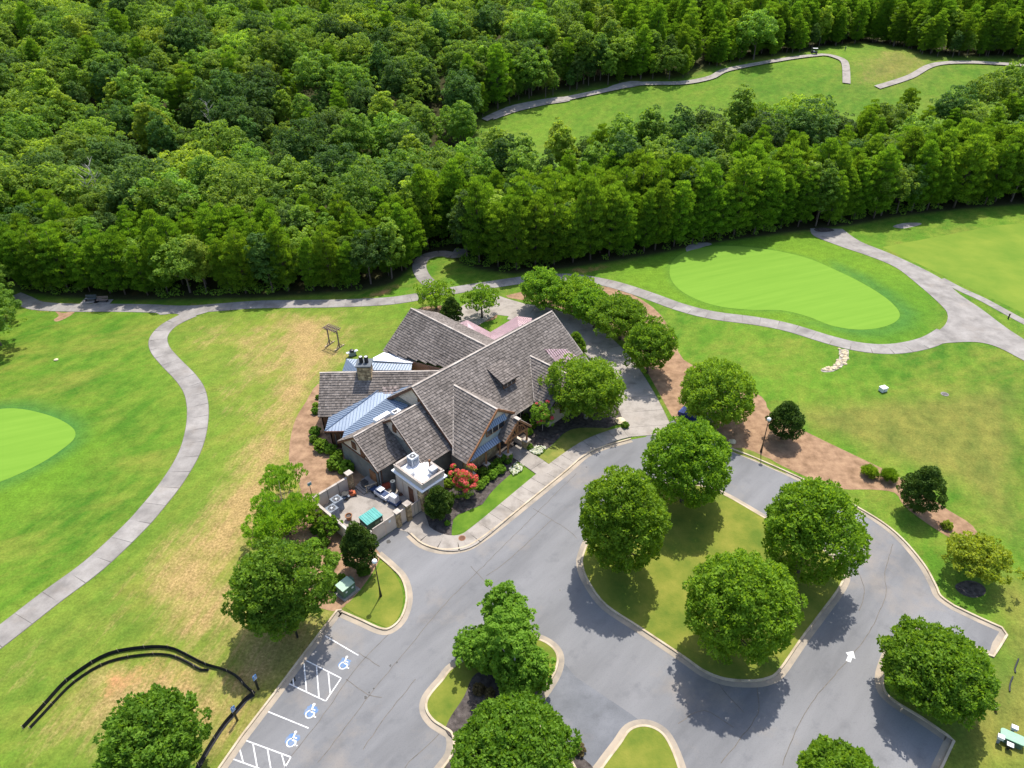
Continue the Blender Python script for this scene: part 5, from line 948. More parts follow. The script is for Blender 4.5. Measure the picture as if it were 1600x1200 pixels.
# clipped bushes: one mesh per kind, copied
def bush_mesh(seed, mat, size=.13, n=2600, rough=.08, squash=.85):
    rng = np.random.default_rng(seed); pf = ellip_puffs(rng, 34, 1, squash, squash*.78, .26, shell=(.74, .8), flat=-.8, rough=rough); return leaf_mesh('foliage', pf, n/20, size, mat, rng, elong=1.3, shell=(.5, 1.0))
BM = {'box': [bush_mesh(1, L_BOX), bush_mesh(2, L_BOX), bush_mesh(3, L_BOX, rough=.12)], 'dark': [bush_mesh(4, L_DARK), bush_mesh(5, L_DARK)], 'lime': [bush_mesh(6, L_LIME, rough=.15)], 'brown': [bush_mesh(7, L_BROWN, rough=.15)], 'yellow': [bush_mesh(8, L_YEL, rough=.1)]}
BUSH = [
 ((-25.78, 72.54, 1.07), 'box', 'largest rounded bush under the blue roof corner'), ((-27.37, 76.02, 0.8), 'dark', 'dark bush under the wing eave above the rounded pair'), ((-24.41, 72.03, 0.86), 'box', 'lighter bush at the right of the rounded pair under the blue roof'),
 ((-27.18, 74.32, 0.66), 'dark', 'small dark bush behind the rounded pair'), ((-23.15, 68.92, 1.12), 'box', 'tall rounded bush left of the grey gable wall'), ((-21.61, 68.22, 1.16), 'box', 'big rounded bush at the head of the yard wall'), ((-23.25, 71.24, 0.68), 'box', 'small top bush behind the tall rounded pair'),
 ((-28.4, 80.84, 0.6), 'dark', 'small bush at the lower corner of the chimney wing'), ((-28.87, 84.54, 0.43), 'dark', 'tiny bush halfway along the chimney wing wall'), ((-28.8, 82.56, 0.47), 'box', 'small bush in the middle of the chimney wing wall row'),
 ((-23.09, 57.67, 0.75), 'dark', 'round dark bush under the feathery tree'), ((-22.2, 56.88, 0.56), 'box', 'small bush right of the dark bush under the feathery tree'), ((-22.73, 55.17, 0.91), 'box', 'large ball bush left of its twin on the straw bed'), ((-21.75, 55.52, 0.66), 'box', 'ball bush right of its larger twin on the straw bed'),
 ((-20.32, 52.93, 0.82), 'box', 'single ball bush in the middle of the straw bed'), ((-21.07, 54.25, 0.4), 'box', 'tiny bush touching the single ball bush'), ((-16.5, 51.35, 0.77), 'dark', 'dark low bush under the egg shaped holly'),
 ((-19.97, 50.49, 0.69), 'box', 'upper bush of the clump left of the green transformer'), ((-20.44, 49.73, 0.55), 'box', 'leftmost bush of the clump left of the green transformer'), ((-19.26, 49.41, 0.75), 'box', 'front bush of the clump left of the green transformer'), ((-18.84, 50.6, 0.49), 'box', 'bush touching the top of the green transformer'), ((-23.42, 54.93, 0.73), 'dark', 'dark bush at the upper edge of the big dark tree'),
 ((-0.81, 69.72, 0.8), 'dark', 'largest dark green ball bush beside the portico pillar'), ((-1.98, 69.0, 0.62), 'dark', 'dark ball bush second from the portico pillar'), ((-1.72, 67.61, 0.78), 'box', 'bright oval bush in the middle of the front bed'), ((-2.97, 68.27, 0.62), 'dark', 'dark bush behind the bright oval bush'), ((-2.69, 66.57, 0.73), 'box', 'ball bush left of the bright oval bush'),
 ((-3.85, 67.11, 0.7), 'dark', 'dark ball bush against the porch stonework'), ((-3.57, 65.73, 0.61), 'box', 'small bright ball bush second from the red tree'), ((-4.18, 64.71, 0.72), 'box', 'bright ball bush touching the red flowering tree'),
 ((-8.21, 65.06, 0.68), 'lime', 'upper lime bush between annex and red tree'), ((-7.82, 62.76, 0.67), 'lime', 'lower lime bush between holly and red tree'), ((-7.85, 66.87, 0.65), 'dark', 'dark leafy bush behind the red flowering tree'), ((2.86, 76.81, 0.58), 'box', 'upper ball bush right of the portico'), ((2.29, 75.39, 0.57), 'box', 'lower ball bush right of the portico'),
 ((-7.86, 58.45, 0.38), 'lime', 'small bush alone in the dark mulch near the sidewalk bend'), ((2.28, 72.13, 0.51), 'dark', 'low leafy bush behind the right white flower bed'), ((1.56, 78.38, 0.81), 'dark', 'dark bush under the main eave beside the slender crape myrtle'),
 ((15.67, 76.5, 0.58), 'dark', 'small dark bush in a pot ring where drive and sidewalk meet'), ((-3.49, 37.17, 0.65), 'brown', 'brownish bush at the left in the shaded island mulch'), ((-2.48, 36.76, 0.53), 'brown', 'brownish bush in the middle of the shaded island mulch'), ((-0.95, 36.77, 0.47), 'brown', 'brownish bush at the right of the shaded island mulch'),
 ((50.11, 56.8, 0.63), 'yellow', 'small yellow bush on the straw bed'), ((5.3, 31.49, 0.6), 'brown', 'brownish bush right of the bottom tree'), ((-19.74, 61.83, 0.04), 'box', '')]
for i_, ((x, y, r), k, lb) in enumerate(BUSH[:-1]):
    me_ = BM[k][i_ % len(BM[k])]; o = obj('round_bush', me_, None, (x, y, 0)); o.scale = (r, r, r*rnd.uniform(.9, 1.1)); o.rotation_euler.z = rnd.uniform(0, 6); tag(o, lb, 'bush')
# ornamental grasses
def tussock(seed):
    rng = np.random.default_rng(seed); pf = ellip_puffs(rng, 26, .8, .7, .6, .3, shell=(.6, .9), flat=-.5); return leaf_mesh('blades', pf, 90, .09, L_LIME, rng, elong=6, tuft=True, centre=(0, 0, -.6))
for (x, y, r), lb in (((45.01, 65.95, 1.09), 'left tuft of the two ornamental grasses'), ((46.99, 65.01, 1.16), 'right tuft of the two ornamental grasses')):
    o = obj('ornamental_grass', tussock(int(r*1000)), None, (x, y, 0)); o.scale = (r, r, r); tag(o, lb, 'ornamental grass')
# white flower beds
for q, lb in (([(-0.49, 67.88), (0.52, 69.23), (1.26, 68.59), (1.07, 67.59), (0.07, 66.76)], 'white flowers left of the entrance walk'), ([(2.26, 71.53), (3.15, 72.44), (4.26, 72.28), (4.32, 71.75), (3.42, 70.71), (2.92, 70.86)], 'white flowers right of the entrance walk')):
    rng = np.random.default_rng(len(lb)); xs_, ys_ = [p[0] for p in q], [p[1] for p in q]; gx = rng.uniform(min(xs_), max(xs_), 400); gy = rng.uniform(min(ys_), max(ys_), 400); ok = inpoly(gx, gy, q); gx, gy = gx[ok], gy[ok]
    pf = np.column_stack([gx, gy, np.full(len(gx), .16), np.full(len(gx), .16), np.full(len(gx), .8)]); t = thing('flower_bed', lb, 'flowers', 'white flower beds', (0, 0, 0))
    obj('leaves', leaf_mesh('leaves', pf, 16, .10, L_BOX, rng), t); pf2 = pf[::2].copy(); pf2[:, 2] = .25; obj('blossoms', leaf_mesh('blossoms', pf2, 16, .085, L_WHITE, rng, elong=1, up=1.5), t)
# ------------------------------------------------------------ the forest
def forest_mesh(kind, seed, lm=None):
    rng = np.random.default_rng(seed); lm = lm or L_FOREST
    if kind == 'broad':
        r = rng.uniform(5.2, 6.8); rz = rng.uniform(4.8, 6.2); zc = 14-rz+rng.uniform(-1, 1)
        lob = [(*rng.normal(size=3), rng.uniform(.15, .45)), (*rng.normal(size=3), rng.uniform(-.3, .3))]
        pf = ellip_puffs(rng, 190, r, rz, zc, .95, shell=(.62, .98), flat=-.55, rough=.12, lob=lob, inner=.2); me = leaf_mesh('crown', pf, 50, .40, lm, rng, elong=1.35, centre=(0, 0, zc-2), up=.7, outw=.55, top=.5)
        tr = trunk_mesh('trunk', zc+1, .24, [p[:3] for p in pf[::26]])
    elif kind == 'tall':
        r = rng.uniform(3.3, 4.1); rz = rng.uniform(5.6, 6.8); zc = 15.5-rz
        pf = ellip_puffs(rng, 120, r, rz, zc, .75, shell=(.65, .98), flat=-.9, rough=.14, inner=.2); k = (pf[:, 2]-(zc-rz))/(2*rz); s_ = np.where(k > .5, 1-(k-.5)*.7, 1.); pf[:, 0] *= s_; pf[:, 1] *= s_
        me = leaf_mesh('crown', pf, 46, .38, lm, rng, elong=1.35, centre=(0, 0, zc-2), up=.7, outw=.55, top=.5); tr = trunk_mesh('trunk', zc+2, .22, [p[:3] for p in pf[::24]])
    else:   # pine
        H_ = rng.uniform(15.5, 17.5); pf = []
        nl = 13
        for i_ in range(nl):
            f_ = i_/(nl-1); z = H_*(.16+.80*f_); R_ = 3.2*math.sqrt(max(.03, 1-((f_-.22)/.80)**2))*(.7+.3*min(1, f_*4))*rng.uniform(.85, 1.12); nb = max(2, int(round(2+R_*2.6)))
            for j in range(nb):
                a = 2*math.pi*(j+rng.uniform(-.25, .25))/nb+i_*1.7; rr = R_*rng.uniform(.6, 1.08); pf.append((math.cos(a)*rr, math.sin(a)*rr, z+rng.uniform(-.6, .6)+.12*rr, rng.uniform(.55, 1.05), .62))
                if R_ > 1.8 and j % 2: pf.append((math.cos(a)*rr*.5, math.sin(a)*rr*.5, z+rng.uniform(-.4, .4), .75, .7))
        me = leaf_mesh('crown', pf, 100, .20, L_PINE, rng, elong=2.8, tuft=True, centre=(0, 0, H_*.35), cull=-.5, top=.75); tr = trunk_mesh('trunk', H_*.93, .20, [(p[0]*.8, p[1]*.8, p[2]) for p in pf[::7]])
    return me, tr
TONE = [L_FOREST, L_FLIGHT, L_FDARK, L_FOREST, L_FDARK, L_FOREST]; TNAME = ['green', 'light green', 'dark green', 'green', 'dark green', 'green']
FM = {'broad': [forest_mesh('broad', 200+i_, TONE[i_]) for i_ in range(6)], 'tall': [forest_mesh('tall', 220+i_, TONE[i_]) for i_ in range(3)], 'pine': [forest_mesh('pine', 240+i_) for i_ in range(4)]}
def joined(pair, name):      # far trees: trunk and crown as one mesh
    me, tr = pair; v = np.empty(len(me.vertices)*3, np.float32); me.vertices.foreach_get('co', v); v2 = np.empty(len(tr.vertices)*3, np.float32); tr.vertices.foreach_get('co', v2)
    F1 = np.arange(len(me.polygons)*4).reshape(-1, 4); t1 = np.empty(len(me.polygons), np.float32); me.attributes['tint'].data.foreach_get('value', t1)
    V_ = np.vstack([v.reshape(-1, 3), v2.reshape(-1, 3)]); o_ = len(me.vertices); quads = [tuple(i2+o_ for i2 in p.vertices) for p in tr.polygons if len(p.vertices) == 4]; Fn = np.vstack([F1, np.array(quads)])
    m_ = grid_mesh(name, V_, Fn, me.materials[0], smooth=False); m_.materials.append(M['bark']); a = m_.attributes.new('tint', 'FLOAT', 'FACE'); a.data.foreach_set('value', np.concatenate([t1, np.full(len(quads), .4)]).astype(np.float32))
    m_.polygons.foreach_set('material_index', np.concatenate([np.zeros(len(F1), np.int32), np.ones(len(quads), np.int32)])); m_.update(); return m_
FJ = {k: [joined(p, 'forest_tree') for p in v] for k, v in FM.items()}
frng = np.random.default_rng(5)
NOGO = [[(-18.78, 115.46), (-20.19, 127.88), (-19.12, 136.26), (-14.72, 140.46), (-11.62, 139.32), (-10.32, 135.3), (-11.64, 115.24)]]
def fits(x, y):
    if y < np.interp(x, tlx, tly): return False
    if inpoly(np.array([x]), np.array([y]), FAIRWAY)[0] or pdist(np.array([x]), np.array([y]), FAIRWAY)[0] < 2.2: return False
    return not any(inpoly(np.array([x]), np.array([y]), q)[0] for q in NOGO)
trees = []
# planted pine rows along the edge
edge = resample(list(zip(tlx, tly)), 3.9)
for row in range(5):
    for j, (x, y) in enumerate(edge):
        xx = x+(1.9 if row % 2 else 0)+frng.uniform(-.7, .7); yy = y+1.8+row*4.0+frng.uniform(-.7, .7)
        if fits(xx, yy): trees.append([xx, yy, 'pine' if frng.random() < .84-.05*row else ('tall' if frng.random() < .6 else 'broad'), frng.uniform(.74, 1.10)*(.76 if xx < -20 else .95)])
gx, gy = np.meshgrid(np.arange(-340, 400, 9.0), np.arange(130, 430, 8.2))
for x, y in zip(gx.ravel(), gy.ravel()):
    x += frng.uniform(-4, 4); y += frng.uniform(-3.6, 3.6)
    if abs(x) > y*.80+28: continue
    if y < np.interp(x, tlx, tly)+21: continue
    if not fits(x, y): continue
    n1 = math.sin(x*.031+1.3)+math.sin(y*.043+x*.012)
    pine = (x > 40 and y > 255 and n1 > -.4) or (x > 60 and 165 < y < 215 and frng.random() < .6) or frng.random() < .10
    kd = 'pine' if pine else ('tall' if frng.random() < .3+.15*n1 else 'broad'); trees.append([x, y, kd, frng.uniform(.68, 1.2)*(.8 if pine and y < 230 else 1.)])
far_edge = resample([(-11.0, 229.9), (1.3, 241.0), (23.1, 249.6), (45.8, 257.2), (60.7, 258.8), (77.4, 269.5), (95.9, 278.2), (115.4, 286.7), (126.4, 296.4), (141.7, 303.4), (150.4, 294.6), (154.0, 276.5), (164.2, 273.5), (184.8, 272.9), (206.8, 274.7)], 4.6)
for row in range(3):
    for x, y in far_edge:
        xx, yy = x+frng.uniform(-1.6, 1.6), y+2.+row*4.2+frng.uniform(-1.6, 1.6)
        if fits(xx, yy): trees.append([xx, yy, ('tall' if frng.random() < (.75 if xx < 60 else .25) else 'pine'), frng.uniform(.5, .95)*(.8 if row == 0 else 1)])
trees += [[x, y, 'broad', s_] for x, y, s_ in [(-86.17, 101.35, 0.62), (-87.05, 96.35, 0.8), (-90.85, 110.33, 0.5), (-95.82, 105.92, 0.9), (-96.92, 117.92, 0.6), (-93.55, 97.5, 1.0)]]
pines = sorted([t for t in trees if t[2] == 'pine'], key=lambda t: math.hypot(t[0], t[1])); broads = sorted([t for t in trees if t[2] != 'pine'], key=lambda t: math.hypot(t[0], t[1]))
def pick(kd):
    if kd == 'pine': return int(frng.integers(4))
    if kd == 'tall': return int(frng.choice(3, p=[.45, .2, .35]))
    return int(frng.choice(6, p=[.22, .10, .16, .20, .14, .18]))
def plant(t_, idx, named, parts):
    x, y, kd, s_ = t_; nm = 'pine_tree' if kd == 'pine' else 'forest_tree'; vi = pick(kd)
    if kd != 'pine': named = (named[0].replace('TONE', TNAME[vi]), named[1].replace('TONE', TNAME[vi]))
    if parts:
        o = bpy.data.objects.new(nm, None); C.objects.link(o); obj('crown', FM[kd][vi][0], o); obj('trunk', FM[kd][vi][1], o)
    else: o = obj(nm, FJ[kd][vi])
    o.location = (x, y, TZf(x, y)-.1); o.rotation_euler = (frng.uniform(-.04, .04), frng.uniform(-.04, .04), frng.uniform(0, 6.28)); o.scale = (s_*frng.uniform(.92, 1.1),)*2+(s_,)
    o['label'], o['group'] = named; o['category'] = 'tree'; return o
front = sorted([t for t in pines[:300] if t[1]-np.interp(t[0], tlx, tly) < 3.6], key=lambda t: t[0])
def ordinal(n): return str(n)+('th' if 10 <= n % 100 <= 20 else {1: 'st', 2: 'nd', 3: 'rd'}.get(n % 10, 'th'))
lf = [t for t in front if t[0] < -8 and t[0] > -100]; rf_ = [t for t in front if t[0] >= -8 and t[0] < 135]
for i_, t_ in enumerate(pines[:300]):
    e_ = t_[1]-np.interp(t_[0], tlx, tly)
    if e_ < 24: nm = ('planted pine in the dense row behind the left cart path', 'pines in the left row') if t_[0] < -8 else ('tall pine in the long row behind the putting green', 'pines in the right row')
    else: nm = ('pine standing among the broadleaf forest beyond the rows', 'pines in the forest')
    if any(t_ is q for q in lf): nm = (ordinal(1+[k for k, q in enumerate(lf) if q is t_][0])+' pine from the left in the front row along the upper left cart path', nm[1])
    elif any(t_ is q for q in rf_): nm = (ordinal(1+[k for k, q in enumerate(rf_) if q is t_][0])+' pine from the left in the front row behind the putting green', nm[1])
    plant(t_, i_, nm, e_ < 24)
for i_, t_ in enumerate(broads[:300]):
    if t_[1] < 125 and t_[0] < -60: nm = ('TONE leafy tree in the clump at the left edge of the picture', 'TONE trees at the left edge')
    elif t_[0] < 0: 
        e_ = t_[1]-np.interp(t_[0], tlx, tly); zn = ('right behind the left pine row', 'just behind the left pines') if e_ < 34 else (('in the middle of the left wood', 'middle left wood') if e_ < 62 else ('on the rising slope of the left wood', 'upper left wood'))
        fm = {'broad': 'round crowned', 'tall': 'narrow upright'}[t_[2]]; nm = ('TONE '+fm+' broadleaf tree '+zn[0], 'TONE '+fm+' trees, '+zn[1])
    else:
        e_ = t_[1]-np.interp(t_[0], tlx, tly); zn = ('among the pines behind the putting green', 'among the right pines') if e_ < 24 else ('in the wooded band before the far fairway', 'band before the fairway')
        fm = {'broad': 'round crowned', 'tall': 'narrow upright'}[t_[2]]; nm = ('TONE '+fm+' broadleaf tree '+zn[0], 'TONE '+fm+' trees, '+zn[1])
    plant(t_, i_, nm, False)
rest = pines[300:]+broads[300:]
# the far wood as one object: trees instanced on its points
fw = bpy.data.meshes.new('far_wood'); pv = np.array([[t_[0], t_[1], TZf(t_[0], t_[1])-.1] for t_ in rest]); fw.vertices.add(len(pv)); fw.vertices.foreach_set('co', pv.astype(np.float32).ravel())
kinds = [('broad', i_) for i_ in range(6)]+[('tall', i_) for i_ in range(3)]+[('pine', i_) for i_ in range(4)]
kid = np.array([{'broad': 0, 'tall': 6, 'pine': 9}[t_[2]]+pick(t_[2]) for t_ in rest], dtype=np.int32)
a = fw.attributes.new('kid', 'INT', 'POINT'); a.data.foreach_set('value', kid); a = fw.attributes.new('size', 'FLOAT', 'POINT'); a.data.foreach_set('value', np.array([t_[3] for t_ in rest], np.float32))
a = fw.attributes.new('turn', 'FLOAT', 'POINT'); a.data.foreach_set('value', frng.uniform(0, 6.28, len(rest)).astype(np.float32))
fo = bpy.data.objects.new('far_wood', fw); C.objects.link(fo); fo['kind'] = 'stuff'; fo['label'] = 'dense green wood covering the far hillside'; fo['category'] = 'wood'
# one real tree of each variant, the source of the instances, stands in the wood itself
src = {}
for o in C.objects:
    if o.name.startswith(('forest_tree', 'pine_tree')) and o.type == 'MESH':
        for kk, (k_, i2) in enumerate(kinds):
            if o.data is FJ[k_][i2] and kk not in src: src[kk] = o
ng = bpy.data.node_groups.new('scatter_wood', 'GeometryNodeTree'); ng.interface.new_socket('Geometry', in_out='INPUT', socket_type='NodeSocketGeometry'); ng.interface.new_socket('Geometry', in_out='OUTPUT', socket_type='NodeSocketGeometry')
N_ = ng.nodes; gi, go = N_.new('NodeGroupInput'), N_.new('NodeGroupOutput'); jn = N_.new('GeometryNodeJoinGeometry')
def named(nm, ty):
    q = N_.new('GeometryNodeInputNamedAttribute'); q.data_type = ty; q.inputs[0].default_value = nm; return q.outputs[0]
for kk, o in src.items():
    oi = N_.new('GeometryNodeObjectInfo'); oi.transform_space = 'ORIGINAL'; oi.inputs['Object'].default_value = o; oi.inputs['As Instance'].default_value = True
    cp = N_.new('FunctionNodeCompare'); cp.data_type = 'INT'; cp.operation = 'EQUAL'; ng.links.new(named('kid', 'INT'), cp.inputs[2]); cp.inputs[3].default_value = kk
    ip = N_.new('GeometryNodeInstanceOnPoints'); ng.links.new(gi.outputs[0], ip.inputs['Points']); ng.links.new(cp.outputs[0], ip.inputs['Selection']); ng.links.new(oi.outputs['Geometry'], ip.inputs['Instance'])
    cx = N_.new('ShaderNodeCombineXYZ'); ng.links.new(named('turn', 'FLOAT'), cx.inputs[2]); ng.links.new(cx.outputs[0], ip.inputs['Rotation'])
    ng.links.new(named('size', 'FLOAT'), ip.inputs['Scale']); ng.links.new(ip.outputs[0], jn.inputs[0])
ng.links.new(jn.outputs[0], go.inputs[0]); md = fo.modifiers.new('scatter', 'NODES'); md.node_group = ng
up_ = []
for x, y in resample(list(zip(tlx, tly)), .9):
    if abs(x) > 160: continue
    for k in range(2):
        xx, yy = x+frng.uniform(-.5, .5), y+1.4+k*2.2+frng.uniform(-.9, .9)
        if math.sin(xx*.35)+math.sin(xx*.13+2)+frng.uniform(-1, 1) > -.3 and fits(xx, yy): up_.append((xx, yy, frng.uniform(.2, 1.3), frng.uniform(.45, 1.0), .8))
ug = obj('undergrowth', leaf_mesh('undergrowth', np.array(up_), 42, .26, L_FOREST, frng, up=.8, centre=(0, 140, -5), cull=-2)); ug['kind'] = 'stuff'; ug['label'] = 'low green undergrowth along the foot of the pine rows'; ug['category'] = 'undergrowth'
# bare dead trees standing out of the wood
def dead(x, y, h, seed, lb):
    r_ = random.Random(seed); t = thing('dead_tree', lb, 'tree', None, (x, y, TZf(x, y)), 0); b_ = MB(); tp = (r_.uniform(-1, 1), 0, h); b_.bar((0, 0, 0), tp, .34, None, 6, w2=.12); b_.build('trunk', 'palebark', t)
    q = MB()
    for k in range(14):
        f_ = .4+.045*k; a = r_.uniform(0, 6.28); s0 = Vector((tp[0]*f_, 0, h*f_)); e_ = s0+Vector((math.cos(a), math.sin(a), .9))*r_.uniform(1.2, 2.6); q.bar(s0, e_, .12, None, 4, w2=.04); q.bar(s0.lerp(e_, .5), s0.lerp(e_, .5)+Vector((math.cos(a+1), math.sin(a+1), .8)), .07, None, 4, w2=.03)
    q.build('branches', 'palebark', t)
for u_, h, sd_, lb in (((-90.75, 152.52), 15, 1, 'bare white dead tree behind the left pine row'), ((-85.92, 207.27), 16, 2, 'grey bare dead tree in the dark gap of the left wood'), ((-91.87, 150.61), 13, 3, 'leaning bare dead tree left of the white one')): dead(u_[0], u_[1], h, sd_, lb)
# ------------------------------------------------------------ lamps, signs, boxes and small things
def lamp(p, label):
    t = thing('street_lamp', label, 'lamp', 'black lamp posts round the car park', (*p, 0)); MB().lathe((0, 0, 0), [(.16, 0), (.16, .1), (.10, .9), (.075, 1.5)], 12).build('base', 'black', t)
    MB().lathe((0, 0, 1.5), [(.07, 0), (.05, 3.5), (.07, 3.55), (.13, 3.6), (.13, 3.68)], 10).build('pole', 'black', t); MB().ball((0, 0, 5.42), .27, 18, 12).build('globe', 'globe', t, smooth=True); MB().lathe((0, 0, 5.14), [(.12, 0), (.2, .08)], 12).build('globe_holder', 'black', t)
lamp((-14.22, 48.22), 'black lamp post with white globe on the small left lawn'); lamp((32.91, 70.83), 'black lamp post with white globe beside the dark holly')
def psign(p, rz, label):
    t = thing('parking_sign', label, 'sign', 'blue accessible parking signs', (*p, 0), rz); MB().box((0, 0, 1.1), (.16, .16, 2.2)).build('post', 'black', t)
    s_ = MB().box((0, -.10, 1.95), (.42, .03, .62)).build('sign_panel', 'bluesign', t); q = MB(); 
    q.box((-.04, -.125, 2.13), (.07, .012, .07)); q.box((-.03, -.125, 1.99), (.06, .012, .18)); q.box((.04, -.125, 1.93), (.16, .012, .05)); q.box((.12, -.125, 1.84), (.05, .012, .15)); 
    for k in range(9): a0, a1 = R(130+k*24), R(154+k*24); q.bar((-.0+.11*math.cos(a0), -.125, 1.85+.11*math.sin(a0)), (.0+.11*math.cos(a1), -.125, 1.85+.11*math.sin(a1)), .035, .012)
    q.build('wheelchair_symbol', 'paint', s_); MB().box((0, -.125, 1.69), (.32, .012, .07)).build('legend_strip', 'white', s_)
psign((-21.83, 43.3), R(60), 'blue parking sign under the edge of the big dark tree'); psign((-24.11, 37.73), R(60), 'blue parking sign at the sharp corner of the silt fence'); psign((-25.12, 34.71), R(60), 'blue parking sign standing right against the silt fence')
# silt fence
def silt(path, h, label, pz=1.6):
    t = thing('silt_fence', label, 'fence'); p = resample(path, .8); q = MB(); n = len(p)
    off = [rnd.uniform(-.05, .05) for _ in p]; sweep(q, p, [(.22, .02), (.03, .04), (.0, h), (-.03, .04)]); q.build('fabric', 'silt', t)
    for k in range(0, n, 3):
        x, y = p[k]; MB().bar((x, y, 0), (x+rnd.uniform(-.05, .05), y+rnd.uniform(-.05, .05), h+.12), .05).build('stake', 'wood', t)
silt(spline([(-44.06, 34.23), (-43.4, 36.14), (-42.69, 38.48), (-41.76, 39.87), (-40.53, 41.16), (-39.0, 41.91), (-36.27, 42.3), (-34.07, 42.19), (-32.34, 41.45), (-30.07, 40.36), (-28.0, 39.72), (-26.53, 38.95), (-25.43, 37.95), (-24.38, 37.23)], 5), .5, 'outer black silt fence curving from the left round to the sign')
silt(spline([(-43.43, 34.22), (-42.83, 35.95), (-42.03, 38.15), (-41.12, 39.45), (-40.01, 40.46), (-38.45, 41.13), (-35.93, 41.51), (-33.88, 41.4), (-32.04, 40.67), (-30.07, 39.68), (-29.1, 39.87)], 5), .38, 'inner black silt fence parallel to the outer one')
silt(spline([(-24.38, 37.23), (-25.02, 36.6), (-25.47, 35.62), (-26.18, 34.25), (-26.72, 32.53), (-27.11, 30.83), (-27.43, 28.5)], 4), .5, 'straight black silt fence along the parking kerb')
# transformer
t = thing('transformer_box', 'green electrical cabinet on a pad near the small lawn', 'utility box', None, (*(-17.86, 48.83), 0), R(50)); MB().box((0, 0, .08), (2.1, 1.7, .16)).build('pad', 'conc', t); MB().box((-.1, 0, .75), (1.5, 1.15, 1.2)).build('cabinet', 'util', t)
MB().slab([(-.9, -.62, 1.36), (.7, -.62, 1.36), (.7, .62, 1.48), (-.9, .62, 1.48)], .06).build('lid', 'utiltop', t); MB().box((.85, .25, .7), (.4, .6, 1.1)).build('side_cabinet', 'util', t)
for x in (-.45, .35): MB().box((x, -.585, .85), (.24, .02, .2)).build('sticker', 'white', t)
# rounded green box and white boxes at the lower right
t = thing('well_cover', 'mint topped green rounded box on the lower right grass', 'utility box', None, (*(42.61, 31.84), 0), R(-32)); b_ = MB()
def rrect(w_, d_, r_, n=4):
    o = []
    for cx, cy, a0 in ((w_/2-r_, d_/2-r_, 0), (-w_/2+r_, d_/2-r_, 90), (-w_/2+r_, -d_/2+r_, 180), (w_/2-r_, -d_/2+r_, 270)):
        for k in range(n+1): a = R(a0+90*k/n); o.append((cx+r_*math.cos(a), cy+r_*math.sin(a)))
    return o
MB().slab([(x, y, .62) for x, y in rrect(1.75, .85, .22)], .62, (0, 0, 1)).build('body', 'util', t); l_ = MB().slab([(x, y, .72) for x, y in rrect(1.85, .95, .26)], .1, (0, 0, 1)).build('lid', 'mint', t)
for u_, h, lb in (((41.45, 31.75), .8, 'white meter box left of the mint topped box'), ((43.28, 32.68), .55, 'white meter box behind the mint topped box'), ((42.0, 31.19), .5, 'small white topped black box in front of the mint topped box')):
    t = thing('meter_box', lb, 'utility box', None, (*u_, 0), R(-32)); MB().box((0, 0, h/2), (.2, .16, h)).build('pedestal', 'greypaint' if 'black' not in lb else 'black', t); MB().box((0, 0, h), (.46, .36, .3)).build('housing', 'white' if 'black' not in lb else 'black', t); MB().box((0, 0, h+.17), (.5, .4, .05)).build('lid', 'white', t)
t = thing('marker_post', 'small brown and white marker stub on the grass near the mint box', 'post', None, (*(42.92, 34.57), 0)); MB().lathe((0, 0, 0), [(.12, 0), (.12, .35)], 10).build('stub', 'brown', t); MB().lathe((0, 0, .35), [(.15, 0), (.15, .06), (.05, .1)], 10).build('cap', 'cap', t)
for q_, lb in (([(48.11, 39.7), (47.46, 39.03), (47.1, 38.63), (46.92, 38.24)], 'short black bent pipe on the grass, the upper one'), ([(46.45, 37.85), (46.0, 37.4), (45.57, 36.89), (45.27, 36.38)], 'short black bent pipe on the grass, the lower one')):
    b_ = MB(); [b_.bar((a0[0], a0[1], .08), (a1[0], a1[1], .08), .15, None, 6) for a0, a1 in zip(q_, q_[1:])]; tag(b_.build('pipe', 'black'), lb, 'pipe', 'black pipes')
t = thing('valve_box', 'small white box standing on the open lawn right of the path', 'box', None, (*(55.1, 84.34), 0), R(20)); MB().box((0, 0, .35), (.95, .75, .6)).build('body', 'white', t); MB().box((0, 0, .69), (1.05, .85, .08)).build('lid', 'white', t); MB().box((-.15, -.385, .3), (.3, .02, .2)).build('vent', 'greypaint', t)
t = thing('drain_grate', 'round drain grate sunk in the right lawn', 'drain', None, (*(63.8, 83.3), 0)); MB().lathe((0, 0, .0), [(.55, 0), (.55, .05)], 16).build('frame', 'conc', t); q = MB(); [q.box((x, 0, .06), (.05, .7, .03)) for x in (-.3, -.15, 0, .15, .3)]; q.build('bars', 'black', t)
t = thing('manhole_cover', 'reddish manhole cover set in the sidewalk bend', 'manhole cover', None, (*(-6.02, 56.16), .132)); MB().lathe((0, 0, 0), [(.42, 0), (.42, .02)], 18).build('cover', 'timber', t); MB().lathe((0, 0, .021), [(.34, 0), (.34, .008)], 18).build('inner_ring', 'brown', t)
# blue car under the tree
t = thing('parked_car', 'dark blue car half hidden under the pine like tree', 'car', None, (*(25.72, 78.15), 0), R(-40)); bdy = MB(); L2, W2 = 2.25, .9
prof = [(-L2, .45), (-L2+.05, .85), (-1.35, .95), (-.75, 1.42), (.55, 1.42), (1.2, .98), (L2-.15, .82), (L2, .5), (L2-.05, .28), (-L2+.05, .28)]
bdy.v = [(x, -W2*(1 if z < 1 else .82), z) for x, z in prof]+[(x, W2*(1 if z < 1 else .82), z) for x, z in prof]; n_ = len(prof)
bdy.f = [tuple(range(n_)), tuple(range(n_, 2*n_))[::-1]]+[((k+1) % n_, k, k+n_, (k+1) % n_+n_) for k in range(n_)]; bdy.t = [.5]*len(bdy.f); M['carpaint'] = pm('car_paint', (.025, .05, .22), (.02, .04, .17), 1, .25, spec=.6, metal=.3); bdy.build('body', 'carpaint', t)
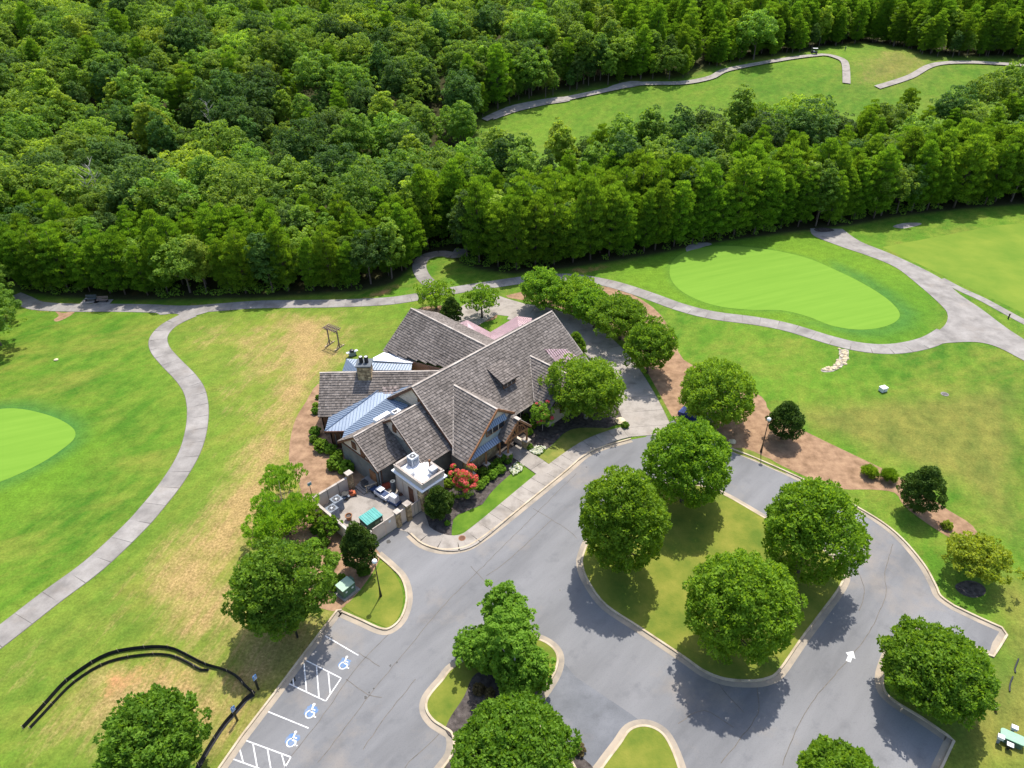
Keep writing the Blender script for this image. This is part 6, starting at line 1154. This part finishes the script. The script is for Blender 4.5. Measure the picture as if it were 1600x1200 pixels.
MB().slab([(1.17, -.68, 1.01), (1.17, .68, 1.01), (.6, .66, 1.425), (.6, -.66, 1.425)], .03).build('windscreen', 'glass', t); MB().slab([(-1.33, -.68, .98), (-1.33, .68, .98), (-.8, .66, 1.425), (-.8, -.66, 1.425)], .03).build('rear_window', 'glass', t)
for s_ in (-1, 1): MB().slab([(-1.1, s_*.86, .98), (.95, s_*.86, .98), (.45, s_*.78, 1.36), (-.7, s_*.78, 1.36)], .04, (0, s_, .2)).build('side_window', 'glass', t); MB().box((2.15, s_*.62, .65), (.16, .35, .16)).build('headlight', 'white', t); MB().box((-2.2, s_*.62, .75), (.1, .3, .16)).build('tail_light', 'red', t)
for x in (-1.35, 1.4):
    for s_ in (-1, 1): w_ = MB().bar((x, s_*.72, .33), (x, s_*.94, .33), .66, .66, 16).build('wheel', 'black', t); MB().bar((x, s_*.93, .33), (x, s_*.96, .33), .38, .38, 12).build('rim', 'lightgrey', w_)
# benches beside the upper left cart path
for u_, m_, lb in (((-78.77, 117.35), 'slate', 'dark bench beside the upper left cart path'), ((-76.33, 116.76), 'oldwood', 'grey bench beside the dark one on the upper left path')):
    t = thing('bench', lb, 'bench', 'benches by the cart path', (*u_, .03), R(4)); MB().box((0, -.2, .03), (3.2, 2.0, .06)).build('pad', 'conc', t)
    for k in range(4): MB().box((0, -.3+.16*k, .5), (2.0, .13, .05)).build('seat_slat', m_, t)
    for k in range(3): MB().box((0, .36+.03*k, .65+.15*k), (2.0, .04, .12)).build('back_slat', m_, t)
    for x in (-.85, .85): MB().box((x, -.05, .25), (.07, .7, .5)).build('leg', 'black', t); MB().bar((x, .32, .4), (x, .45, 1.05), .06).build('back_post', 'black', t)
# arbour swing on the lawn
t = thing('arbor_swing', 'free standing wooden arbour frame with slatted top on the left lawn', 'arbour', None, (*(-29.47, 99.54), 0), R(-32))
for x in (-1.1, 1.1):
    MB().bar((x, 0, 0), (x, 0, 3.3), .16).build('post', 'oldwood', t); MB().box((x, 0, .1), (.16, 2.2, .16)).build('foot', 'wood', t)
    MB().bar((x, -.7, .1), (x, 0, .9), .1).build('foot_brace', 'oldwood', t); MB().bar((x, .7, .1), (x, 0, .9), .1).build('foot_brace', 'oldwood', t); MB().bar((x, -.6, 3.3), (x, 0, 2.7), .1).build('brace', 'oldwood', t)
for y in (-.35, .35): MB().box((0, y, 3.35), (2.9, .08, .2)).build('beam', 'oldwood', t)
for k in range(7): MB().box((-1.25+.415*k, 0, 3.5), (.08, 1.7, .13)).build('rafter', 'oldwood', t)
t = thing('grill_cart', 'black and grey grill cart on the lawn behind the chimney wing', 'grill', None, (*(-25.92, 96.43), 0), R(30)); MB().box((0, 0, .45), (1.1, .6, .7)).build('cabinet', 'greypaint', t); MB().lathe((0, 0, .8), [(.38, 0), (.4, .15), (.3, .35), (.1, .42)], 12).build('hood', 'black', t); MB().box((.75, 0, .8), (.4, .5, .05)).build('side_shelf', 'white', t); MB().box((-.75, 0, .8), (.4, .5, .05)).build('side_shelf', 'lightgrey', t)
for x in (-.45, .45): MB().bar((x, -.32, .12), (x, -.26, .12), .24, .24, 10).build('wheel', 'black', t)
# notice post and rails left of the yard
t = thing('notice_post', 'thin post with small teal sign left of the yard wall', 'sign', None, (*(-24.98, 63.53), 0), R(40)); MB().bar((0, 0, 0), (0, 0, 2.2), .07).build('post', 'oldwood', t); MB().box((0, -.05, 2.15), (.55, .04, .5)).build('panel', 'lightgrey', t); MB().box((0, -.075, 2.1), (.4, .012, .25)).build('sign_face', 'teal', t)
t = thing('wooden_rail', 'low pale wooden rail along the outside of the yard wall', 'rail', None, (0, 0, 0)); A_, B_ = fr(-16.9, -1.2), fr(-13.2, -.9)
for k in range(4): p = A_.lerp(B_, k/3); MB().bar((p.x, p.y, 0), (p.x, p.y, .9), .09).build('post', 'oldwood', t)
MB().bar((A_.x, A_.y, .88), (B_.x, B_.y, .88), .1, .06).build('top_rail', 'wood', t); MB().bar((A_.x, A_.y, .45), (B_.x, B_.y, .45), .08, .05).build('lower_rail', 'wood', t)
# rocks of the dry creek and loose rocks
t = thing('dry_creek', 'winding strip of pale stones running down from the cart path', 'rocks'); pth = resample(spline([(54.0, 95.79), (53.48, 94.24), (52.39, 92.55), (51.01, 91.1), (49.63, 90.4), (48.58, 90.25)], 6), .32); r_ = random.Random(3); rm = []
for k in range(4):
    b_ = MB(); b_.ball((0, 0, 0), .3, 7, 4, r_.random(), .6); b_.v = [(x*r_.uniform(.75, 1.25), y*r_.uniform(.75, 1.25), z*r_.uniform(.7, 1.1)) for x, y, z in b_.v]; o = b_.build('stone', 'rock', t); rm.append(o.data); o.location = (*pth[k*3], .08)
for x, y in pth:
    for s_ in range(3):
        o = bpy.data.objects.new('stone', rm[r_.randrange(4)]); C.objects.link(o); o.parent = t; o.location = (x+r_.uniform(-.75, .75), y+r_.uniform(-.5, .5), r_.uniform(.02, .1)); o.rotation_euler.z = r_.uniform(0, 6); o.scale = (r_.uniform(.5, 1.1),)*3
sheet('sand_bed', grow(spline([(53.35, 96.01), (54.69, 95.97), (53.57, 93.47), (52.22, 91.62), (49.92, 89.85), (48.27, 89.71), (48.35, 90.44), (50.21, 91.12), (51.69, 92.57), (52.66, 94.26)], 3, True), .05), .022, 'walkconc')
for u_, s_, lb in (((29.65, 72.92), .55, 'pale boulder at the kerb under the pine like tree'), ((15.17, 77.81), .8, 'flat pale boulder beside the small pot bush'), ((-74.23, 96.39), .35, 'small stone alone on the left lawn')):
    b_ = MB(); b_.ball((0, 0, .1), s_, 9, 5, .6, .45); b_.v = [(x*rnd.uniform(.85, 1.15), y*rnd.uniform(.85, 1.15), z) for x, y, z in b_.v]; o = b_.build('boulder', 'rock'); o.location = (*u_, 0); tag(o, lb, 'boulder')
# the far golf cart, golfer and bunkers
u_ = (113.6, 280.9); t = thing('golf_cart', 'white topped golf cart on the far fairway path', 'golf cart', None, (*u_, TZf(*u_)+.36), R(-10))
MB().box((0, 0, .5), (2.3, 1.15, .45)).build('body', 'black', t); MB().box((.2, 0, 1.85), (1.7, 1.15, .08)).build('canopy', 'white', t); MB().box((-.1, 0, .85), (.5, 1.05, .3)).build('seat', 'lightgrey', t); MB().box((-.8, 0, .9), (.5, .9, .5)).build('bag_rack', 'black', t)
for x in (-.55, .95):
    for y in (-.5, .5): MB().bar((x, y, .7), (x, y, 1.85), .05).build('roof_post', 'black', t)
for x in (-.75, .75):
    for y in (-.55, .55): MB().bar((x, y-.07, .2), (x, y+.07, .2), .42, .42, 12).build('wheel', 'black', t)
def person(p, label, h=1.75):
    t = thing('person', label, 'person', None, p, R(30)); s_ = h/1.75
    J = {'pel': (0, 0, .95), 'ch': (0, -.03, 1.32), 'nk': (0, -.02, 1.48), 'lsh': (-.19, -.02, 1.42), 'rsh': (.19, -.02, 1.42), 'lel': (-.22, -.16, 1.17), 'rel': (.22, -.16, 1.17), 'lha': (-.05, -.38, 1.02), 'rha': (.05, -.38, 1.02), 'lhi': (-.1, 0, .92), 'rhi': (.1, 0, .92), 'lkn': (-.15, -.05, .5), 'rkn': (.15, -.03, .5), 'lan': (-.19, 0, .08), 'ran': (.19, 0, .08), 'lto': (-.2, -.17, .03), 'rto': (.2, -.17, .03), 'hd': (0, -.05, 1.62), 'tp': (0, -.05, 1.74)}
    rad = {'pel': .15, 'ch': .16, 'nk': .065, 'lsh': .07, 'rsh': .07, 'lel': .045, 'rel': .045, 'lha': .035, 'rha': .035, 'lhi': .1, 'rhi': .1, 'lkn': .065, 'rkn': .065, 'lan': .045, 'ran': .045, 'lto': .04, 'rto': .04, 'hd': .10, 'tp': .07}
    E_ = [('pel', 'ch'), ('ch', 'nk'), ('nk', 'hd'), ('hd', 'tp'), ('ch', 'lsh'), ('ch', 'rsh'), ('lsh', 'lel'), ('rsh', 'rel'), ('lel', 'lha'), ('rel', 'rha'), ('pel', 'lhi'), ('pel', 'rhi'), ('lhi', 'lkn'), ('rhi', 'rkn'), ('lkn', 'lan'), ('rkn', 'ran'), ('lan', 'lto'), ('ran', 'rto')]
    K = list(J); me = bpy.data.meshes.new('body'); me.from_pydata([tuple(c*s_ for c in J[k]) for k in K], [(K.index(a), K.index(b_)) for a, b_ in E_], []); me.materials.append(M['slate']); o = obj('body', me, t)
    me.skin_vertices.new() if hasattr(me.skin_vertices, 'new') and not me.skin_vertices else None
    m_ = o.modifiers.new('skin', 'SKIN')
    if me.skin_vertices:
        for i2, k in enumerate(K): me.skin_vertices[0].data[i2].radius = (rad[k]*s_, rad[k]*s_); me.skin_vertices[0].data[i2].use_root = (k == 'pel')
    o.modifiers.new('sub', 'SUBSURF').levels = 1
u_ = (127.2, 286.1); person((*u_, TZf(*u_)), 'golfer in dark clothes standing on the far tee')
# stake on the right path verge
t = thing('range_post', 'short dark post beside the thin right path', 'post', None, (*(86.37, 105.47), 0)); MB().lathe((0, 0, 0), [(.12, 0), (.1, .8), (.14, .82), (.12, .95)], 8).build('post', 'black', t); MB().lathe((0, 0, .95), [(.13, 0), (.04, .08)], 8).build('cap', 'brown', t)
